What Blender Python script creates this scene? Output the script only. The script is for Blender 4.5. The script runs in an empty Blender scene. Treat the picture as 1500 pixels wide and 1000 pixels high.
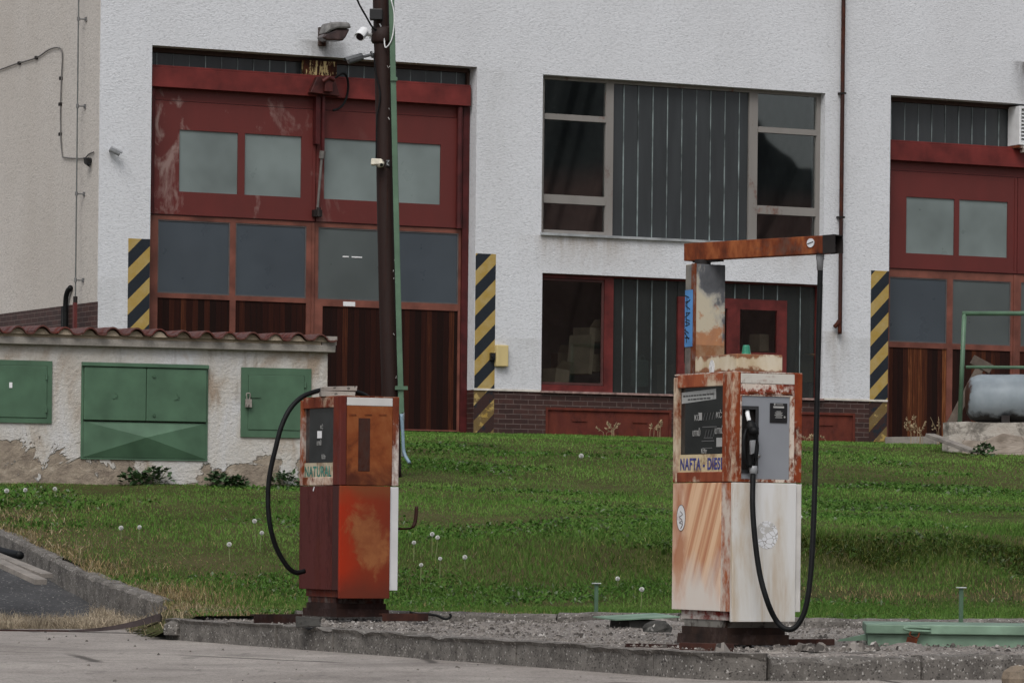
import bpy, math, random
import numpy as np
from mathutils import Vector, Matrix, noise as mnoise

# ------------------------------------------------------------------ scene
sc = bpy.context.scene
col = sc.collection
rnd = random.Random(11)
R_ = math.radians

# camera model: level telephoto, vertical shift, a touch of roll
FPX, CXP, HYP, ROLL = 6000.0, 750.0, 781.0, 0.011
TH = math.atan2(1.0, 2.0)               # the facade's turn from the picture plane
cu, su = math.cos(TH), math.sin(TH)
cr, sr = math.cos(ROLL), math.sin(ROLL)

def ray(px, py):
    dx, dy = px - CXP, py - HYP
    a = dx * cr + dy * sr
    b = -dx * sr + dy * cr
    return Vector((a / FPX, 1.0, -b / FPX))

def at(px, py, Y):
    return ray(px, py) * Y

def onz(px, py, z):
    r = ray(px, py)
    return r * (z / r.z)

def W(s, t, z=0.0):
    return Vector((s * cu - t * su, s * su + t * cu, z))

def ST(p):
    return p.x * cu + p.y * su, -p.x * su + p.y * cu

class Fr:
    """a thing's own frame: origin at its base, turned by ang about the vertical"""
    def __init__(self, o, ang=TH):
        self.o = Vector(o); self.ang = ang
        self.ex = Vector((math.cos(ang), math.sin(ang), 0)); self.ey = Vector((-math.sin(ang), math.cos(ang), 0))
    def loc(self, p):
        d = p - self.o
        return Vector((d.dot(self.ex), d.dot(self.ey), d.z))
    def wd(self, x, y, z):
        return self.o + self.ex * x + self.ey * y + Vector((0, 0, z))
    def hit(self, px, py, p0, n):
        r = ray(px, py)
        return r * (p0.dot(n) / r.dot(n))
    def on_y(self, px, py, y=0.0):
        l = self.loc(self.hit(px, py, self.o + self.ey * y, self.ey)); return l.x, l.z
    def on_x(self, px, py, x=0.0):
        l = self.loc(self.hit(px, py, self.o + self.ex * x, self.ex)); return l.y, l.z

# ------------------------------------------------------------------ objects
def tag(o, label=None, cat=None, group=None, kind=None):
    if label: o['label'] = label
    if cat: o['category'] = cat
    if group: o['group'] = group
    if kind: o['kind'] = kind
    return o

def empty(name, loc, ang=0.0, label=None, cat=None, group=None):
    o = bpy.data.objects.new(name, None); col.objects.link(o)
    o.location = loc; o.rotation_euler = (0, 0, ang); o.empty_display_size = .2
    return tag(o, label, cat, group)

def fempty(name, fr, label, cat, group=None):
    return empty(name, fr.o, fr.ang, label, cat, group)

class MB:
    def __init__(self, off=(0, 0, 0)):
        self.v = []; self.f = []; self.off = Vector(off)
    def add(self, vs, fs):
        b = len(self.v)
        self.v += [Vector(v) + self.off for v in vs]
        self.f += [tuple(i + b for i in f) for f in fs]
        return self
    def box(self, x0, x1, y0, y1, z0, z1, j=0.0):
        vs = [Vector((x, y, z)) for z in (z0, z1) for y in (y0, y1) for x in (x0, x1)]
        if j: vs = [v + Vector((rnd.uniform(-j, j), rnd.uniform(-j, j), rnd.uniform(-j, j))) for v in vs]
        return self.add(vs, [(0, 2, 3, 1), (4, 5, 7, 6), (0, 1, 5, 4), (2, 6, 7, 3), (0, 4, 6, 2), (1, 3, 7, 5)])
    def hexa(self, q0, q1):
        """two quads (4 points each, same order) joined into a solid"""
        return self.add(list(q0) + list(q1), [(3, 2, 1, 0), (4, 5, 6, 7)] + [(i, (i + 1) % 4, 4 + (i + 1) % 4, 4 + i) for i in range(4)])
    def obox(self, p0, p1, w, h, up=(0, 0, 1)):
        p0, p1 = Vector(p0), Vector(p1); d = (p1 - p0).normalized(); up = Vector(up)
        sx = d.cross(up).normalized(); uz = sx.cross(d)
        q = lambda p: [p + sx * a * w / 2 + uz * b * h / 2 for a, b in ((-1, -1), (1, -1), (1, 1), (-1, 1))]
        return self.hexa(q(p0), q(p1))
    def tube(self, path, r, n=10, cap=True):
        path = [Vector(p) for p in path]; m = len(path)
        rs = list(r) if hasattr(r, '__len__') else [r] * m
        vs = []; prev = None
        for i, p in enumerate(path):
            d = (path[min(i + 1, m - 1)] - path[max(i - 1, 0)]).normalized()
            if prev is None:
                a = Vector((0, 0, 1)) if abs(d.z) < .9 else Vector((1, 0, 0))
                nx = d.cross(a).normalized()
            else:
                nx = (prev - d * prev.dot(d)).normalized()
            prev = nx; ny = d.cross(nx)
            vs += [p + (nx * math.cos(2 * math.pi * k / n) + ny * math.sin(2 * math.pi * k / n)) * rs[i] for k in range(n)]
        fs = [(i * n + k, i * n + (k + 1) % n, (i + 1) * n + (k + 1) % n, (i + 1) * n + k) for i in range(m - 1) for k in range(n)]
        if cap: fs += [tuple(range(n))[::-1], tuple((m - 1) * n + k for k in range(n))]
        return self.add(vs, fs)
    def prism(self, poly, y0, y1):
        """outline in x,z pushed from y0 to y1"""
        n = len(poly)
        vs = [(x, y0, z) for x, z in poly] + [(x, y1, z) for x, z in poly]
        return self.add(vs, [tuple(range(n)), tuple(range(2 * n - 1, n - 1, -1))] + [(i, n + i, n + (i + 1) % n, (i + 1) % n) for i in range(n)])
    def slab(self, poly, z0, z1):
        n = len(poly)
        vs = [(x, y, z0) for x, y in poly] + [(x, y, z1) for x, y in poly]
        return self.add(vs, [tuple(range(n))[::-1], tuple(range(n, 2 * n))] + [(i, (i + 1) % n, n + (i + 1) % n, n + i) for i in range(n)])
    def plate(self, x0, x1, z0, z1, yf, yb, holes=()):
        """upright plate with rectangular holes (x0,x1,z0,z1)"""
        xs = sorted(set([x0, x1] + [h for H in holes for h in H[:2] if x0 < h < x1]))
        zs = sorted(set([z0, z1] + [h for H in holes for h in H[2:] if z0 < h < z1]))
        nx, nz = len(xs) - 1, len(zs) - 1
        solid = lambda i, k: 0 <= i < nx and 0 <= k < nz and not any(H[0] < (xs[i] + xs[i + 1]) / 2 < H[1] and H[2] < (zs[k] + zs[k + 1]) / 2 < H[3] for H in holes)
        for i in range(nx):
            for k in range(nz):
                if not solid(i, k): continue
                a, b, c, d = xs[i], xs[i + 1], zs[k], zs[k + 1]
                fs = [((a, yf, c), (b, yf, c), (b, yf, d), (a, yf, d)), ((a, yb, d), (b, yb, d), (b, yb, c), (a, yb, c))]
                if not solid(i - 1, k): fs.append(((a, yb, c), (a, yf, c), (a, yf, d), (a, yb, d)))
                if not solid(i + 1, k): fs.append(((b, yf, c), (b, yb, c), (b, yb, d), (b, yf, d)))
                if not solid(i, k - 1): fs.append(((a, yb, c), (b, yb, c), (b, yf, c), (a, yf, c)))
                if not solid(i, k + 1): fs.append(((a, yf, d), (b, yf, d), (b, yb, d), (a, yb, d)))
                for f in fs: self.add(f, [(0, 1, 2, 3)])
        return self
    def build(self, name, mat, parent=None, smooth=False, bevel=0.0, loc=None, sub=0):
        me = bpy.data.meshes.new(name); me.from_pydata([tuple(v) for v in self.v], [], self.f); me.update()
        o = bpy.data.objects.new(name, me); col.objects.link(o)
        if mat: me.materials.append(mat)
        if parent: o.parent = parent
        if loc is not None: o.location = loc
        if smooth:
            for p in me.polygons: p.use_smooth = True
        if bevel:
            b = o.modifiers.new('Bevel', 'BEVEL'); b.width = bevel; b.segments = 2; b.limit_method = 'ANGLE'
        if sub:
            s = o.modifiers.new('Sub', 'SUBSURF'); s.levels = s.render_levels = sub
        return o

def build2(name, a, ma, b, mb, parent):
    """one mesh of two materials: a in ma, b in mb"""
    n = len(a.f); a.add(b.v, b.f); o = a.build(name, ma, parent); o.data.materials.append(mb)
    for i in range(n, len(a.f)): o.data.polygons[i].material_index = 1
    return o

def text_part(body, size, mat, parent, M, name, xs=1.0, ex=.0008, bold=.0, sp=1.0):
    cv = bpy.data.curves.new(name, 'FONT'); cv.body = body; cv.size = size; cv.extrude = ex; cv.offset = bold; cv.space_character = sp
    o = bpy.data.objects.new(name, cv); col.objects.link(o)
    dg = bpy.context.evaluated_depsgraph_get(); dg.update()
    me = bpy.data.meshes.new_from_object(o.evaluated_get(dg))
    bpy.data.objects.remove(o)
    me.name = name
    me.transform(M @ Matrix.Diagonal((xs, 1, 1, 1)))
    me.materials.clear(); me.materials.append(mat)
    q = bpy.data.objects.new(name, me); col.objects.link(q); q.parent = parent
    return q

def basis(o, x, y, z):
    m = Matrix((x, y, z)).transposed().to_4x4(); m.translation = Vector(o); return m

def spline(pts, n=10):
    """Catmull-Rom through points"""
    P = [Vector(p) for p in pts]; P = [P[0] * 2 - P[1]] + P + [P[-1] * 2 - P[-2]]; out = []
    for i in range(1, len(P) - 2):
        for k in range(n):
            t = k / n; a, b, c, d = P[i - 1:i + 3]
            out.append(.5 * ((2 * b) + (c - a) * t + (2 * a - 5 * b + 4 * c - d) * t * t + (3 * b - a - 3 * c + d) * t ** 3))
    return out + [P[-2]]

def copy_tree(o, parent=None):
    c = o.copy(); col.objects.link(c)
    if parent: c.parent = parent
    for ch in o.children: copy_tree(ch, c)
    return c

# ------------------------------------------------------------------ materials
def lin(r, g, b):
    f = lambda c: ((c / 255 + .055) / 1.055) ** 2.4 if c > 10 else c / 255 / 12.92
    return (f(r), f(g), f(b), 1.0)

class Mt:
    def __init__(self, name, rough=.6, spec=.3, metal=0.0):
        self.m = bpy.data.materials.new(name); self.m.use_nodes = True
        self.nt = self.m.node_tree; self.b = self.nt.nodes['Principled BSDF']; self.out = self.nt.nodes['Material Output']
        self.b.inputs['Roughness'].default_value = rough; self.b.inputs['Specular IOR Level'].default_value = spec
        self.b.inputs['Metallic'].default_value = metal
        self.tc = None
    def n(self, t, **kw):
        q = self.nt.nodes.new(t)
        for k, v in kw.items(): setattr(q, k, v)
        return q
    def put(self, sock, v):
        if isinstance(v, bpy.types.NodeSocket): self.nt.links.new(v, sock)
        elif v is not None: sock.default_value = v
    def co(self, scale=(1, 1, 1), loc=(0, 0, 0), rot=(0, 0, 0)):
        if not self.tc: self.tc = self.n('ShaderNodeTexCoord')
        mp = self.n('ShaderNodeMapping'); mp.inputs['Scale'].default_value = scale; mp.inputs['Location'].default_value = loc
        mp.inputs['Rotation'].default_value = rot
        self.nt.links.new(self.tc.outputs['Object'], mp.inputs[0]); return mp.outputs[0]
    def xyz(self):
        s = self.n('ShaderNodeSeparateXYZ'); self.put(s.inputs[0], self.co()); return s.outputs
    def noise(self, scale, detail=4, rough=.55, vec=None, dist=0.0):
        q = self.n('ShaderNodeTexNoise'); q.inputs['Scale'].default_value = scale; q.inputs['Detail'].default_value = detail
        q.inputs['Roughness'].default_value = rough; q.inputs['Distortion'].default_value = dist
        self.put(q.inputs['Vector'], vec if vec is not None else self.co()); return q.outputs['Fac']
    def vor(self, scale, feature='F1', vec=None, out='Distance'):
        q = self.n('ShaderNodeTexVoronoi'); q.feature = feature; q.inputs['Scale'].default_value = scale
        self.put(q.inputs['Vector'], vec if vec is not None else self.co()); return q.outputs[out]
    def ramp(self, fac, stops, interp='LINEAR'):
        q = self.n('ShaderNodeValToRGB'); q.color_ramp.interpolation = interp; e = q.color_ramp.elements
        while len(e) < len(stops): e.new(.5)
        for i, (p, c) in enumerate(stops):
            e[i].position = p; e[i].color = c if hasattr(c, '__len__') else (c, c, c, 1)
        self.put(q.inputs[0], fac); return q.outputs[0]
    def mix(self, fac, a, b, mode='MIX'):
        q = self.n('ShaderNodeMix', data_type='RGBA', blend_type=mode)
        self.put(q.inputs[0], fac); self.put(q.inputs[6], a); self.put(q.inputs[7], b); return q.outputs[2]
    def math(self, op, a, b=None, c=None, clamp=False):
        q = self.n('ShaderNodeMath', operation=op, use_clamp=clamp)
        self.put(q.inputs[0], a); self.put(q.inputs[1], b)
        if c is not None: self.put(q.inputs[2], c)
        return q.outputs[0]
    def bump(self, h, strength=.5, dist=.01, nrm=None):
        q = self.n('ShaderNodeBump'); q.inputs['Strength'].default_value = strength; q.inputs['Distance'].default_value = dist
        self.put(q.inputs['Height'], h)
        if nrm is not None: self.put(q.inputs['Normal'], nrm)
        self.put(self.b.inputs['Normal'], q.outputs[0]); return q.outputs[0]
    def col(self, v): self.put(self.b.inputs['Base Color'], v); return self
    def rough(self, v): self.put(self.b.inputs['Roughness'], v); return self

MATS = {}
def simple(name, c, rough=.6, spec=.3, metal=0.0, var=.15, scale=8.0, bump=0.0, bscale=60, bdist=.003):
    """plain paint/plastic/metal with a little wear"""
    if name in MATS: return MATS[name]
    m = Mt(name, rough, spec, metal)
    n = m.noise(scale, 5)
    d = tuple(x * (1 - var * 1.6) for x in c[:3]) + (1,); l = tuple(min(1, x * (1 + var)) for x in c[:3]) + (1,)
    m.col(m.ramp(n, [(.3, d), (.7, l)]))
    if bump: m.bump(m.noise(bscale, 4), bump, bdist)
    MATS[name] = m.m; return m.m

def rusty(name, paint, amount=.5, rusts=((96, 48, 26), (128, 66, 34), (58, 28, 20)), scale=4.0, stretch=(1, 1, .35), paint2=None, rough=.65, edge=.06, seed=0.0, fine=35, finew=.25):
    """paint breaking up into rust; amount = share of rust"""
    m = Mt(name, rough, .25)
    n = m.noise(scale, 8, .62, m.co(stretch, (seed, seed * 1.7, seed * .6)), .3)
    f = m.noise(fine, 5, .6, m.co((1, 1, .6), (seed, 0, seed)))
    v = m.math('ADD', m.math('MULTIPLY', n, 1 - finew), m.math('MULTIPLY', f, finew))
    th = .5 + (.5 - amount) * .36
    mask = m.ramp(v, [(max(0, th - edge), 0.0), (min(1, th + edge), 1.0)])
    r2 = m.noise(scale * 2.3, 6, .6, m.co((1, 1, .5), (seed + 3, seed, 1)))
    a, b, c = [lin(*r) for r in rusts]
    rc = m.ramp(r2, [(.28, c), (.48, a), (.7, b)])
    p = paint
    if paint2:
        p = m.mix(m.ramp(m.noise(scale * .8, 5, .55, m.co((1, 1, .3), (7 + seed, 2, 5))), [(.35, 0.0), (.65, 1.0)]), paint, paint2)
    else:
        p = m.mix(m.ramp(m.noise(scale * 1.4, 5, .5, m.co((1, 1, .25), (3 + seed, 5, 2))), [(.3, 0.0), (.75, .35)]), paint, tuple(x * .55 for x in paint[:3]) + (1,))
    m.col(m.mix(mask, p, rc))
    m.rough(m.ramp(mask, [(0, rough - .15), (1, .9)]))
    m.bump(m.math('ADD', m.math('MULTIPLY', mask, .5), m.math('MULTIPLY', f, .5)), .35, .004)
    return m.m
# ------------------------------------------------------------------ material set
def m_plaster(name, c, stain, sc_=19, dirt=.4):
    m = Mt(name, .9, .1)
    v = m.co((1, 1, 1.5), rot=(0, .35, 0))
    n1 = m.noise(sc_, 6, .62, v, .6)
    n2 = m.vor(sc_ * 1.9, 'SMOOTH_F1', m.co((1, 1, 1.7), rot=(0, .5, 0)))
    n3 = m.noise(sc_ * 5, 3, .6)
    h = m.math('ADD', m.math('ADD', m.math('MULTIPLY', n1, 1.1), m.math('MULTIPLY', n2, .55)), m.math('MULTIPLY', n3, .25))
    big = m.noise(.55, 5, .6, m.co((1, 1, .5)))
    k = m.ramp(big, [(.38, 0.0), (.72, dirt)])
    cav = m.ramp(n1, [(.33, tuple(x * .78 for x in c[:3]) + (1,)), (.5, c)])
    m.base = m.mix(k, cav, stain); m.col(m.base)
    m.bump(m.math('MULTIPLY', h, m.ramp(m.noise(1.7, 4), [(.3, .45), (.7, 1.0)])), .5, .018)
    return m

# white facade, with the run-off stains below the lamp and the pipe end as plain dirt on the wall
Wm = m_plaster('white_roughcast', (.65, .665, .695, 1), (.51, .515, .53, 1))
M_white = Wm.m
Bm = m_plaster('beige_roughcast', (.52, .49, .455, 1), (.42, .385, .345, 1), 16, .6)
M_beige = Bm.m

def m_brick(name, side):
    m = Mt(name, .55, .35)
    x, y, z = m.xyz()
    cb = m.n('ShaderNodeCombineXYZ'); m.put(cb.inputs[0], y if side else x); m.put(cb.inputs[1], z)
    b = m.n('ShaderNodeTexBrick'); m.put(b.inputs['Vector'], cb.outputs[0])
    b.inputs['Scale'].default_value = 1; b.inputs['Brick Width'].default_value = .26; b.inputs['Row Height'].default_value = .0765
    b.inputs['Mortar Size'].default_value = .006; b.inputs['Mortar Smooth'].default_value = .3
    b.inputs['Color1'].default_value = (.062, .026, .021, 1); b.inputs['Color2'].default_value = (.035, .016, .014, 1)
    b.inputs['Mortar'].default_value = (.13, .095, .085, 1)
    n = m.noise(9, 4)
    m.col(m.mix(m.ramp(n, [(.45, 0.0), (.8, .6)]), b.outputs['Color'], (.018, .011, .011, 1)))
    m.bump(m.math('SUBTRACT', 1.0, b.outputs['Fac']), .6, .006)
    return m.m
M_brick = m_brick('dark_clinker_brick', False)
M_brick_s = m_brick('dark_clinker_brick_side', True)

def m_red(name, c, worn):
    m = Mt(name, .5, .3)
    n = m.noise(1.6, 6, .6, m.co((1.4, 1, .9), (2, 0, 1)), .8)
    f = m.noise(16, 6, .65, m.co((1, 1, .35)))
    base = m.mix(m.ramp(m.noise(3, 5, .6, m.co((1, 1, .4))), [(.3, 0.0), (.75, .5)]), c, (.075, .020, .017, 1))
    x, y, z = m.xyz()
    w = m.math('MULTIPLY', m.ramp(m.math('ADD', n, m.math('MULTIPLY', f, .25)), [(.66, 0.0), (.78, 1.0)]), m.ramp(m.math('MULTIPLY', x, .1), [(.20, worn), (.46, 0.0)]))
    m.col(m.mix(w, base, lin(150, 128, 122)))
    m.bump(f, .15, .003)
    return m.m
M_gred = m_red('gate_red_paint', (.125, .024, .021, 1), .75)
M_beamred = simple('beam_red_paint', (.145, .022, .019, 1), .5, .3, 0, .3, 2.5, .15, 20)
M_brown = simple('brown_gate_frame', (.175, .062, .044, 1), .5, .3, 0, .28, 3, .15, 30)
M_darkred = simple('dark_red_post', (.065, .010, .010, 1), .5, .3, 0, .3, 5)

def m_wood(name, cs, w=.095):
    m = Mt(name, .7, .12)
    x, y, z = m.xyz()
    k = m.math('DIVIDE', x, w)
    cell = m.math('FLOOR', k)
    wn = m.n('ShaderNodeTexWhiteNoise', noise_dimensions='1D'); m.put(wn.inputs['W'], cell)
    fr = m.math('FRACT', k)
    gap = m.ramp(fr, [(0, 0.0), (.06, 1.0), (.94, 1.0), (1, 0.0)])
    g = m.noise(7, 6, .65, m.co((9, 9, .35)), .7)
    v = m.math('ADD', m.math('MULTIPLY', wn.outputs[0], .55), m.math('MULTIPLY', g, .5))
    c = m.ramp(v, [(.25, cs[0]), (.55, cs[1]), (.74, cs[2]), (.9, cs[3])])
    m.col(m.mix(m.math('SUBTRACT', 1.0, gap), c, (.006, .003, .003, 1)))
    m.bump(m.math('ADD', gap, m.math('MULTIPLY', g, .3)), .5, .006)
    return m.m
M_wood = m_wood('stained_plank_panel', ((.010, .004, .003, 1), (.022, .006, .004, 1), (.040, .011, .006, 1), (.11, .035, .014, 1)))
M_wood2 = m_wood('worn_plank_panel', ((.012, .005, .004, 1), (.030, .009, .006, 1), (.085, .026, .011, 1), (.26, .10, .038, 1)))

def m_frost(name, c, dark=.35, seed=0):
    m = Mt(name, .32, .5)
    n = m.noise(.9, 3, .5, m.co((1, 1, 1), (seed, seed, seed)))
    m.col(m.ramp(n, [(.3, tuple(x * (1 - dark) for x in c[:3]) + (1,)), (.62, c)]))
    m.rough(m.ramp(m.noise(3, 3), [(.3, .25), (.7, .5)]))
    m.bump(m.noise(45, 2), .12, .002)
    return m.m
M_frost_up = m_frost('frosted_glass_pale', (.195, .235, .23, 1), .42)
M_frost_lo = m_frost('frosted_glass_slate', (.052, .065, .079, 1), .2, 4)
M_frost_lo2 = m_frost('frosted_glass_grey', (.085, .1, .1, 1), .25, 9)

def m_clear(name, tint=(.9, .95, .95, 1), refl=1.0):
    m = Mt(name, .02)
    nt = m.nt; tr = m.n('ShaderNodeBsdfTransparent'); tr.inputs[0].default_value = tint
    gl = m.n('ShaderNodeBsdfGlossy'); gl.inputs['Roughness'].default_value = .015
    fr = m.n('ShaderNodeFresnel'); fr.inputs[0].default_value = 1.52
    mx = m.n('ShaderNodeMixShader'); m.put(mx.inputs[0], m.math('MULTIPLY', fr.outputs[0], refl, clamp=True))
    nt.links.new(tr.outputs[0], mx.inputs[1]); nt.links.new(gl.outputs[0], mx.inputs[2]); nt.links.new(mx.outputs[0], m.out.inputs[0])
    nt.nodes.remove(m.b)
    return m.m
M_glass = m_clear('window_glass', refl=2.1)
M_glass1 = m_clear('single_window_glass', refl=1.0)

def m_uglass(name, c, see):
    m = Mt(name, .22, .5)
    n = m.noise(1.2, 4, .6, m.co((4, 4, .5)))
    m.col(m.ramp(n, [(.3, tuple(x * .7 for x in c[:3]) + (1,)), (.7, c)]))
    m.bump(m.noise(40, 2), .1, .002)
    if see:
        tr = m.n('ShaderNodeBsdfTransparent'); tr.inputs[0].default_value = (.8, .88, .86, 1)
        mx = m.n('ShaderNodeMixShader'); mx.inputs[0].default_value = 1 - see
        m.nt.links.new(tr.outputs[0], mx.inputs[1]); m.nt.links.new(m.b.outputs[0], mx.inputs[2]); m.nt.links.new(mx.outputs[0], m.out.inputs[0])
    return m.m
M_ug = m_uglass('channel_glass', (.040, .045, .048, 1), 0)
M_ug2 = m_uglass('channel_glass_thin', (.040, .044, .043, 1), .45)
M_joint = simple('glass_joint', (.19, .23, .23, 1), .4, .5, 0, .5, 3)
M_wframe = rusty('grey_window_frame', (.24, .225, .21, 1), .12, scale=3, stretch=(1, 1, .5))
M_wred = simple('red_window_frame', (.12, .020, .018, 1), .5, .3, 0, .3, 4)
M_sill = simple('zinc_sill', (.42, .44, .45, 1), .45, .5, .3, .25, 5)
M_dark = simple('dark_interior', (.28, .25, .23, 1), .9, .1, 0, .3, 1.2)
M_rustpanel = rusty('rusty_vent_panel', lin(92, 42, 34), .62, ((92, 44, 34), (106, 52, 40), (58, 28, 25)), 2.5, (1, 1, 1.4))
M_pipe = rusty('brown_pipe', (.035, .012, .009, 1), .4, ((66, 30, 18), (86, 42, 24), (36, 17, 13)), 5, (1, 1, .25))
M_peel = rusty('peeling_yellow', (.55, .42, .2, 1), .6, ((52, 26, 18), (78, 40, 22), (36, 18, 14)), 6, (3.5, 1, .6), edge=.02)
M_iron = simple('black_iron', (.018, .014, .013, 1), .6, .3, 0, .4, 6)
M_greyrod = simple('grey_rod', (.16, .15, .14, 1), .5, .4, .4)
M_paper = simple('white_paper', (.75, .75, .76, 1), .7, .2, 0, .05)

def m_hazard(name):
    m = Mt(name, .6, .25)
    x, y, z = m.xyz()
    ph = m.math('FRACT', m.math('DIVIDE', m.math('SUBTRACT', z, m.math('MULTIPLY', x, 1.0)), .463))
    st = m.math('GREATER_THAN', ph, .5)
    ye = m.mix(m.ramp(m.noise(6, 5, .6), [(.35, 0.0), (.75, .8)]), (.36, .24, .055, 1), (.42, .33, .16, 1))
    bk = m.mix(m.noise(5, 4), (.011, .015, .022, 1), (.02, .025, .032, 1))
    c = m.mix(st, bk, ye)
    # worn off the clinker near the ground, as the paint there has flaked away
    br = m.ramp(m.noise(5, 6, .65, m.co((1, 1, 1), (4, 1, 2))), [(.42, 0.0), (.46, 1.0)])
    low = m.math('LESS_THAN', z, .665)
    blk = m.math('SUBTRACT', 1.0, m.math('MULTIPLY', st, .35))
    c = m.mix(m.math('MULTIPLY', m.math('MULTIPLY', br, low), blk), c, (.04, .02, .018, 1))
    m.col(c); m.bump(m.noise(30, 4), .5, .008)
    return m.m
M_haz = m_hazard('yellow_black_stripes')

M_pole = rusty('tarred_pole_wood', (.022, .010, .008, 1), .3, ((50, 28, 22), (38, 21, 17), (24, 14, 12)), 3.5, (6, 6, .22), rough=.75)
M_green = simple('green_paint', (.068, .135, .082, 1), .45, .4, 0, .16, 3, .08, 60)
M_greenpipe = simple('green_conduit_paint', (.085, .155, .098, 1), .45, .4, 0, .2, 2.5, .1, 40)
M_greenlid = simple('pale_green_paint', (.165, .255, .185, 1), .5, .35, 0, .25, 4, .2, 30)
M_rubber = simple('black_rubber', (.006, .0065, .007, 1), .55, .18, 0, .3, 20)
M_blackpl = simple('black_plastic', (.012, .012, .013, 1), .4, .4)
M_greypl = simple('grey_plastic', (.25, .26, .27, 1), .45, .4)
M_whitepl = simple('white_plastic', (.72, .73, .74, 1), .4, .4, 0, .06)
M_lens = simple('dark_lens', (.012, .013, .016, 1), .1, .6)
M_steel = simple('grey_steel', (.25, .265, .29, 1), .5, .4, .15, .06, 3, .05, 60)
M_chrome = simple('worn_chrome', (.5, .5, .5, 1), .3, .5, .9)
M_blue = simple('blue_hose', (.20, .29, .36, 1), .45, .4)
M_concrete = None
def m_conc(name, c, c2, speck=.0, scale=3.0, bump=.6, dist=.012, vs=55):
    m = Mt(name, .9, .15)
    n = m.noise(scale, 8, .65); f = m.noise(scale * 14, 4, .7)
    cc = m.ramp(m.math('ADD', m.math('MULTIPLY', n, .7), m.math('MULTIPLY', f, .3)), [(.32, c2), (.62, c)])
    if speck:
        s = m.vor(vs, 'F1', None, 'Color'); bw = m.n('ShaderNodeSeparateColor'); m.put(bw.inputs[0], s)
        cc = m.mix(m.ramp(bw.outputs[0], [(1 - speck, 0.0), (1 - speck + .05, .7)]), cc, (.5, .48, .45, 1))
        cc = m.mix(m.ramp(bw.outputs[1], [(1 - speck * 1.5, 0.0), (1 - speck * 1.4, .7)]), cc, (.035, .032, .03, 1))
    m.col(cc); m.bump(m.math('ADD', m.math('MULTIPLY', n, .6), m.math('MULTIPLY', f, .6)), bump, dist)
    return m.m
M_conc = m_conc('old_concrete', (.36, .335, .30, 1), (.18, .165, .15, 1))
M_kerb = m_conc('kerb_concrete', (.20, .185, .168, 1), (.055, .05, .046, 1), .06, 6, vs=100)
M_island = m_conc('island_aggregate', (.25, .225, .205, 1), (.12, .108, .098, 1), .10, 2.2, .9, .02, vs=85)
M_stone = m_conc('grey_stone', (.075, .073, .068, 1), (.035, .034, .032, 1), .03, 8)
M_slabst = m_conc('pale_slab', (.34, .31, .28, 1), (.2, .18, .16, 1), .04, 9)
M_tile = rusty('roof_tile', (.095, .036, .028, 1), .35, ((84, 34, 28), (110, 52, 40), (58, 26, 24)), 5, (1, 1, 1))
M_mortar = m_conc('mortar', (.42, .35, .27, 1), (.28, .22, .16, 1), 0, 6)
M_timber = m_conc('brown_grey_timber', (.13, .105, .085, 1), (.06, .048, .04, 1), 0, 5, .5, .006)
M_plank = m_conc('grey_board', (.27, .245, .22, 1), (.12, .11, .10, 1), 0, 5, .5, .006)
M_card = simple('cardboard', (.36, .26, .18, 1), .8, .15, 0, .15, 3)
M_cardd = simple('cardboard_shade_side', (.26, .185, .125, 1), .8, .15, 0, .15, 3)
M_can = simple('pale_green_canister', (.34, .40, .36, 1), .5, .3)

def m_hut():
    m = Mt('stained_hut_render', .92, .1)
    x, y, z = m.xyz()
    n = m.noise(1.5, 6, .6, m.co((1, 1, .55), (1.3, 0, .4)), .5)
    c = m.ramp(n, [(.34, (.34, .275, .215, 1)), (.46, (.50, .475, .44, 1)), (.62, (.56, .56, .57, 1)), (.74, (.42, .36, .30, 1))])
    st = m.ramp(m.noise(3.2, 6, .6, m.co((1, 1, .16), (5, 0, 0))), [(.56, 0.0), (.7, .75)])
    c = m.mix(m.math('MULTIPLY', st, m.ramp(z, [(.9, 0.0), (1.0, 1.0)])), c, (.2, .16, .115, 1))
    # bare patches where the coat has fallen off, low down
    pn = m.math('ADD', m.noise(1.9, 6, .62, m.co((1, 1, 1.1), (9, 2, 3)), .6), m.math('MULTIPLY', m.math('SUBTRACT', z, .38), -.34))
    peel = m.ramp(pn, [(.525, 0.0), (.545, 1.0)])
    pc = m.ramp(m.noise(5, 6, .6, m.co((1, 1, 1.6))), [(.35, (.19, .155, .125, 1)), (.6, (.34, .285, .225, 1)), (.75, (.43, .38, .32, 1))])
    c = m.mix(peel, c, pc)
    m.col(c)
    h = m.math('ADD', m.noise(26, 6, .65), m.math('MULTIPLY', peel, -1.1))
    m.bump(h, .9, .022)
    return m.m
M_hut = m_hut()

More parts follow.
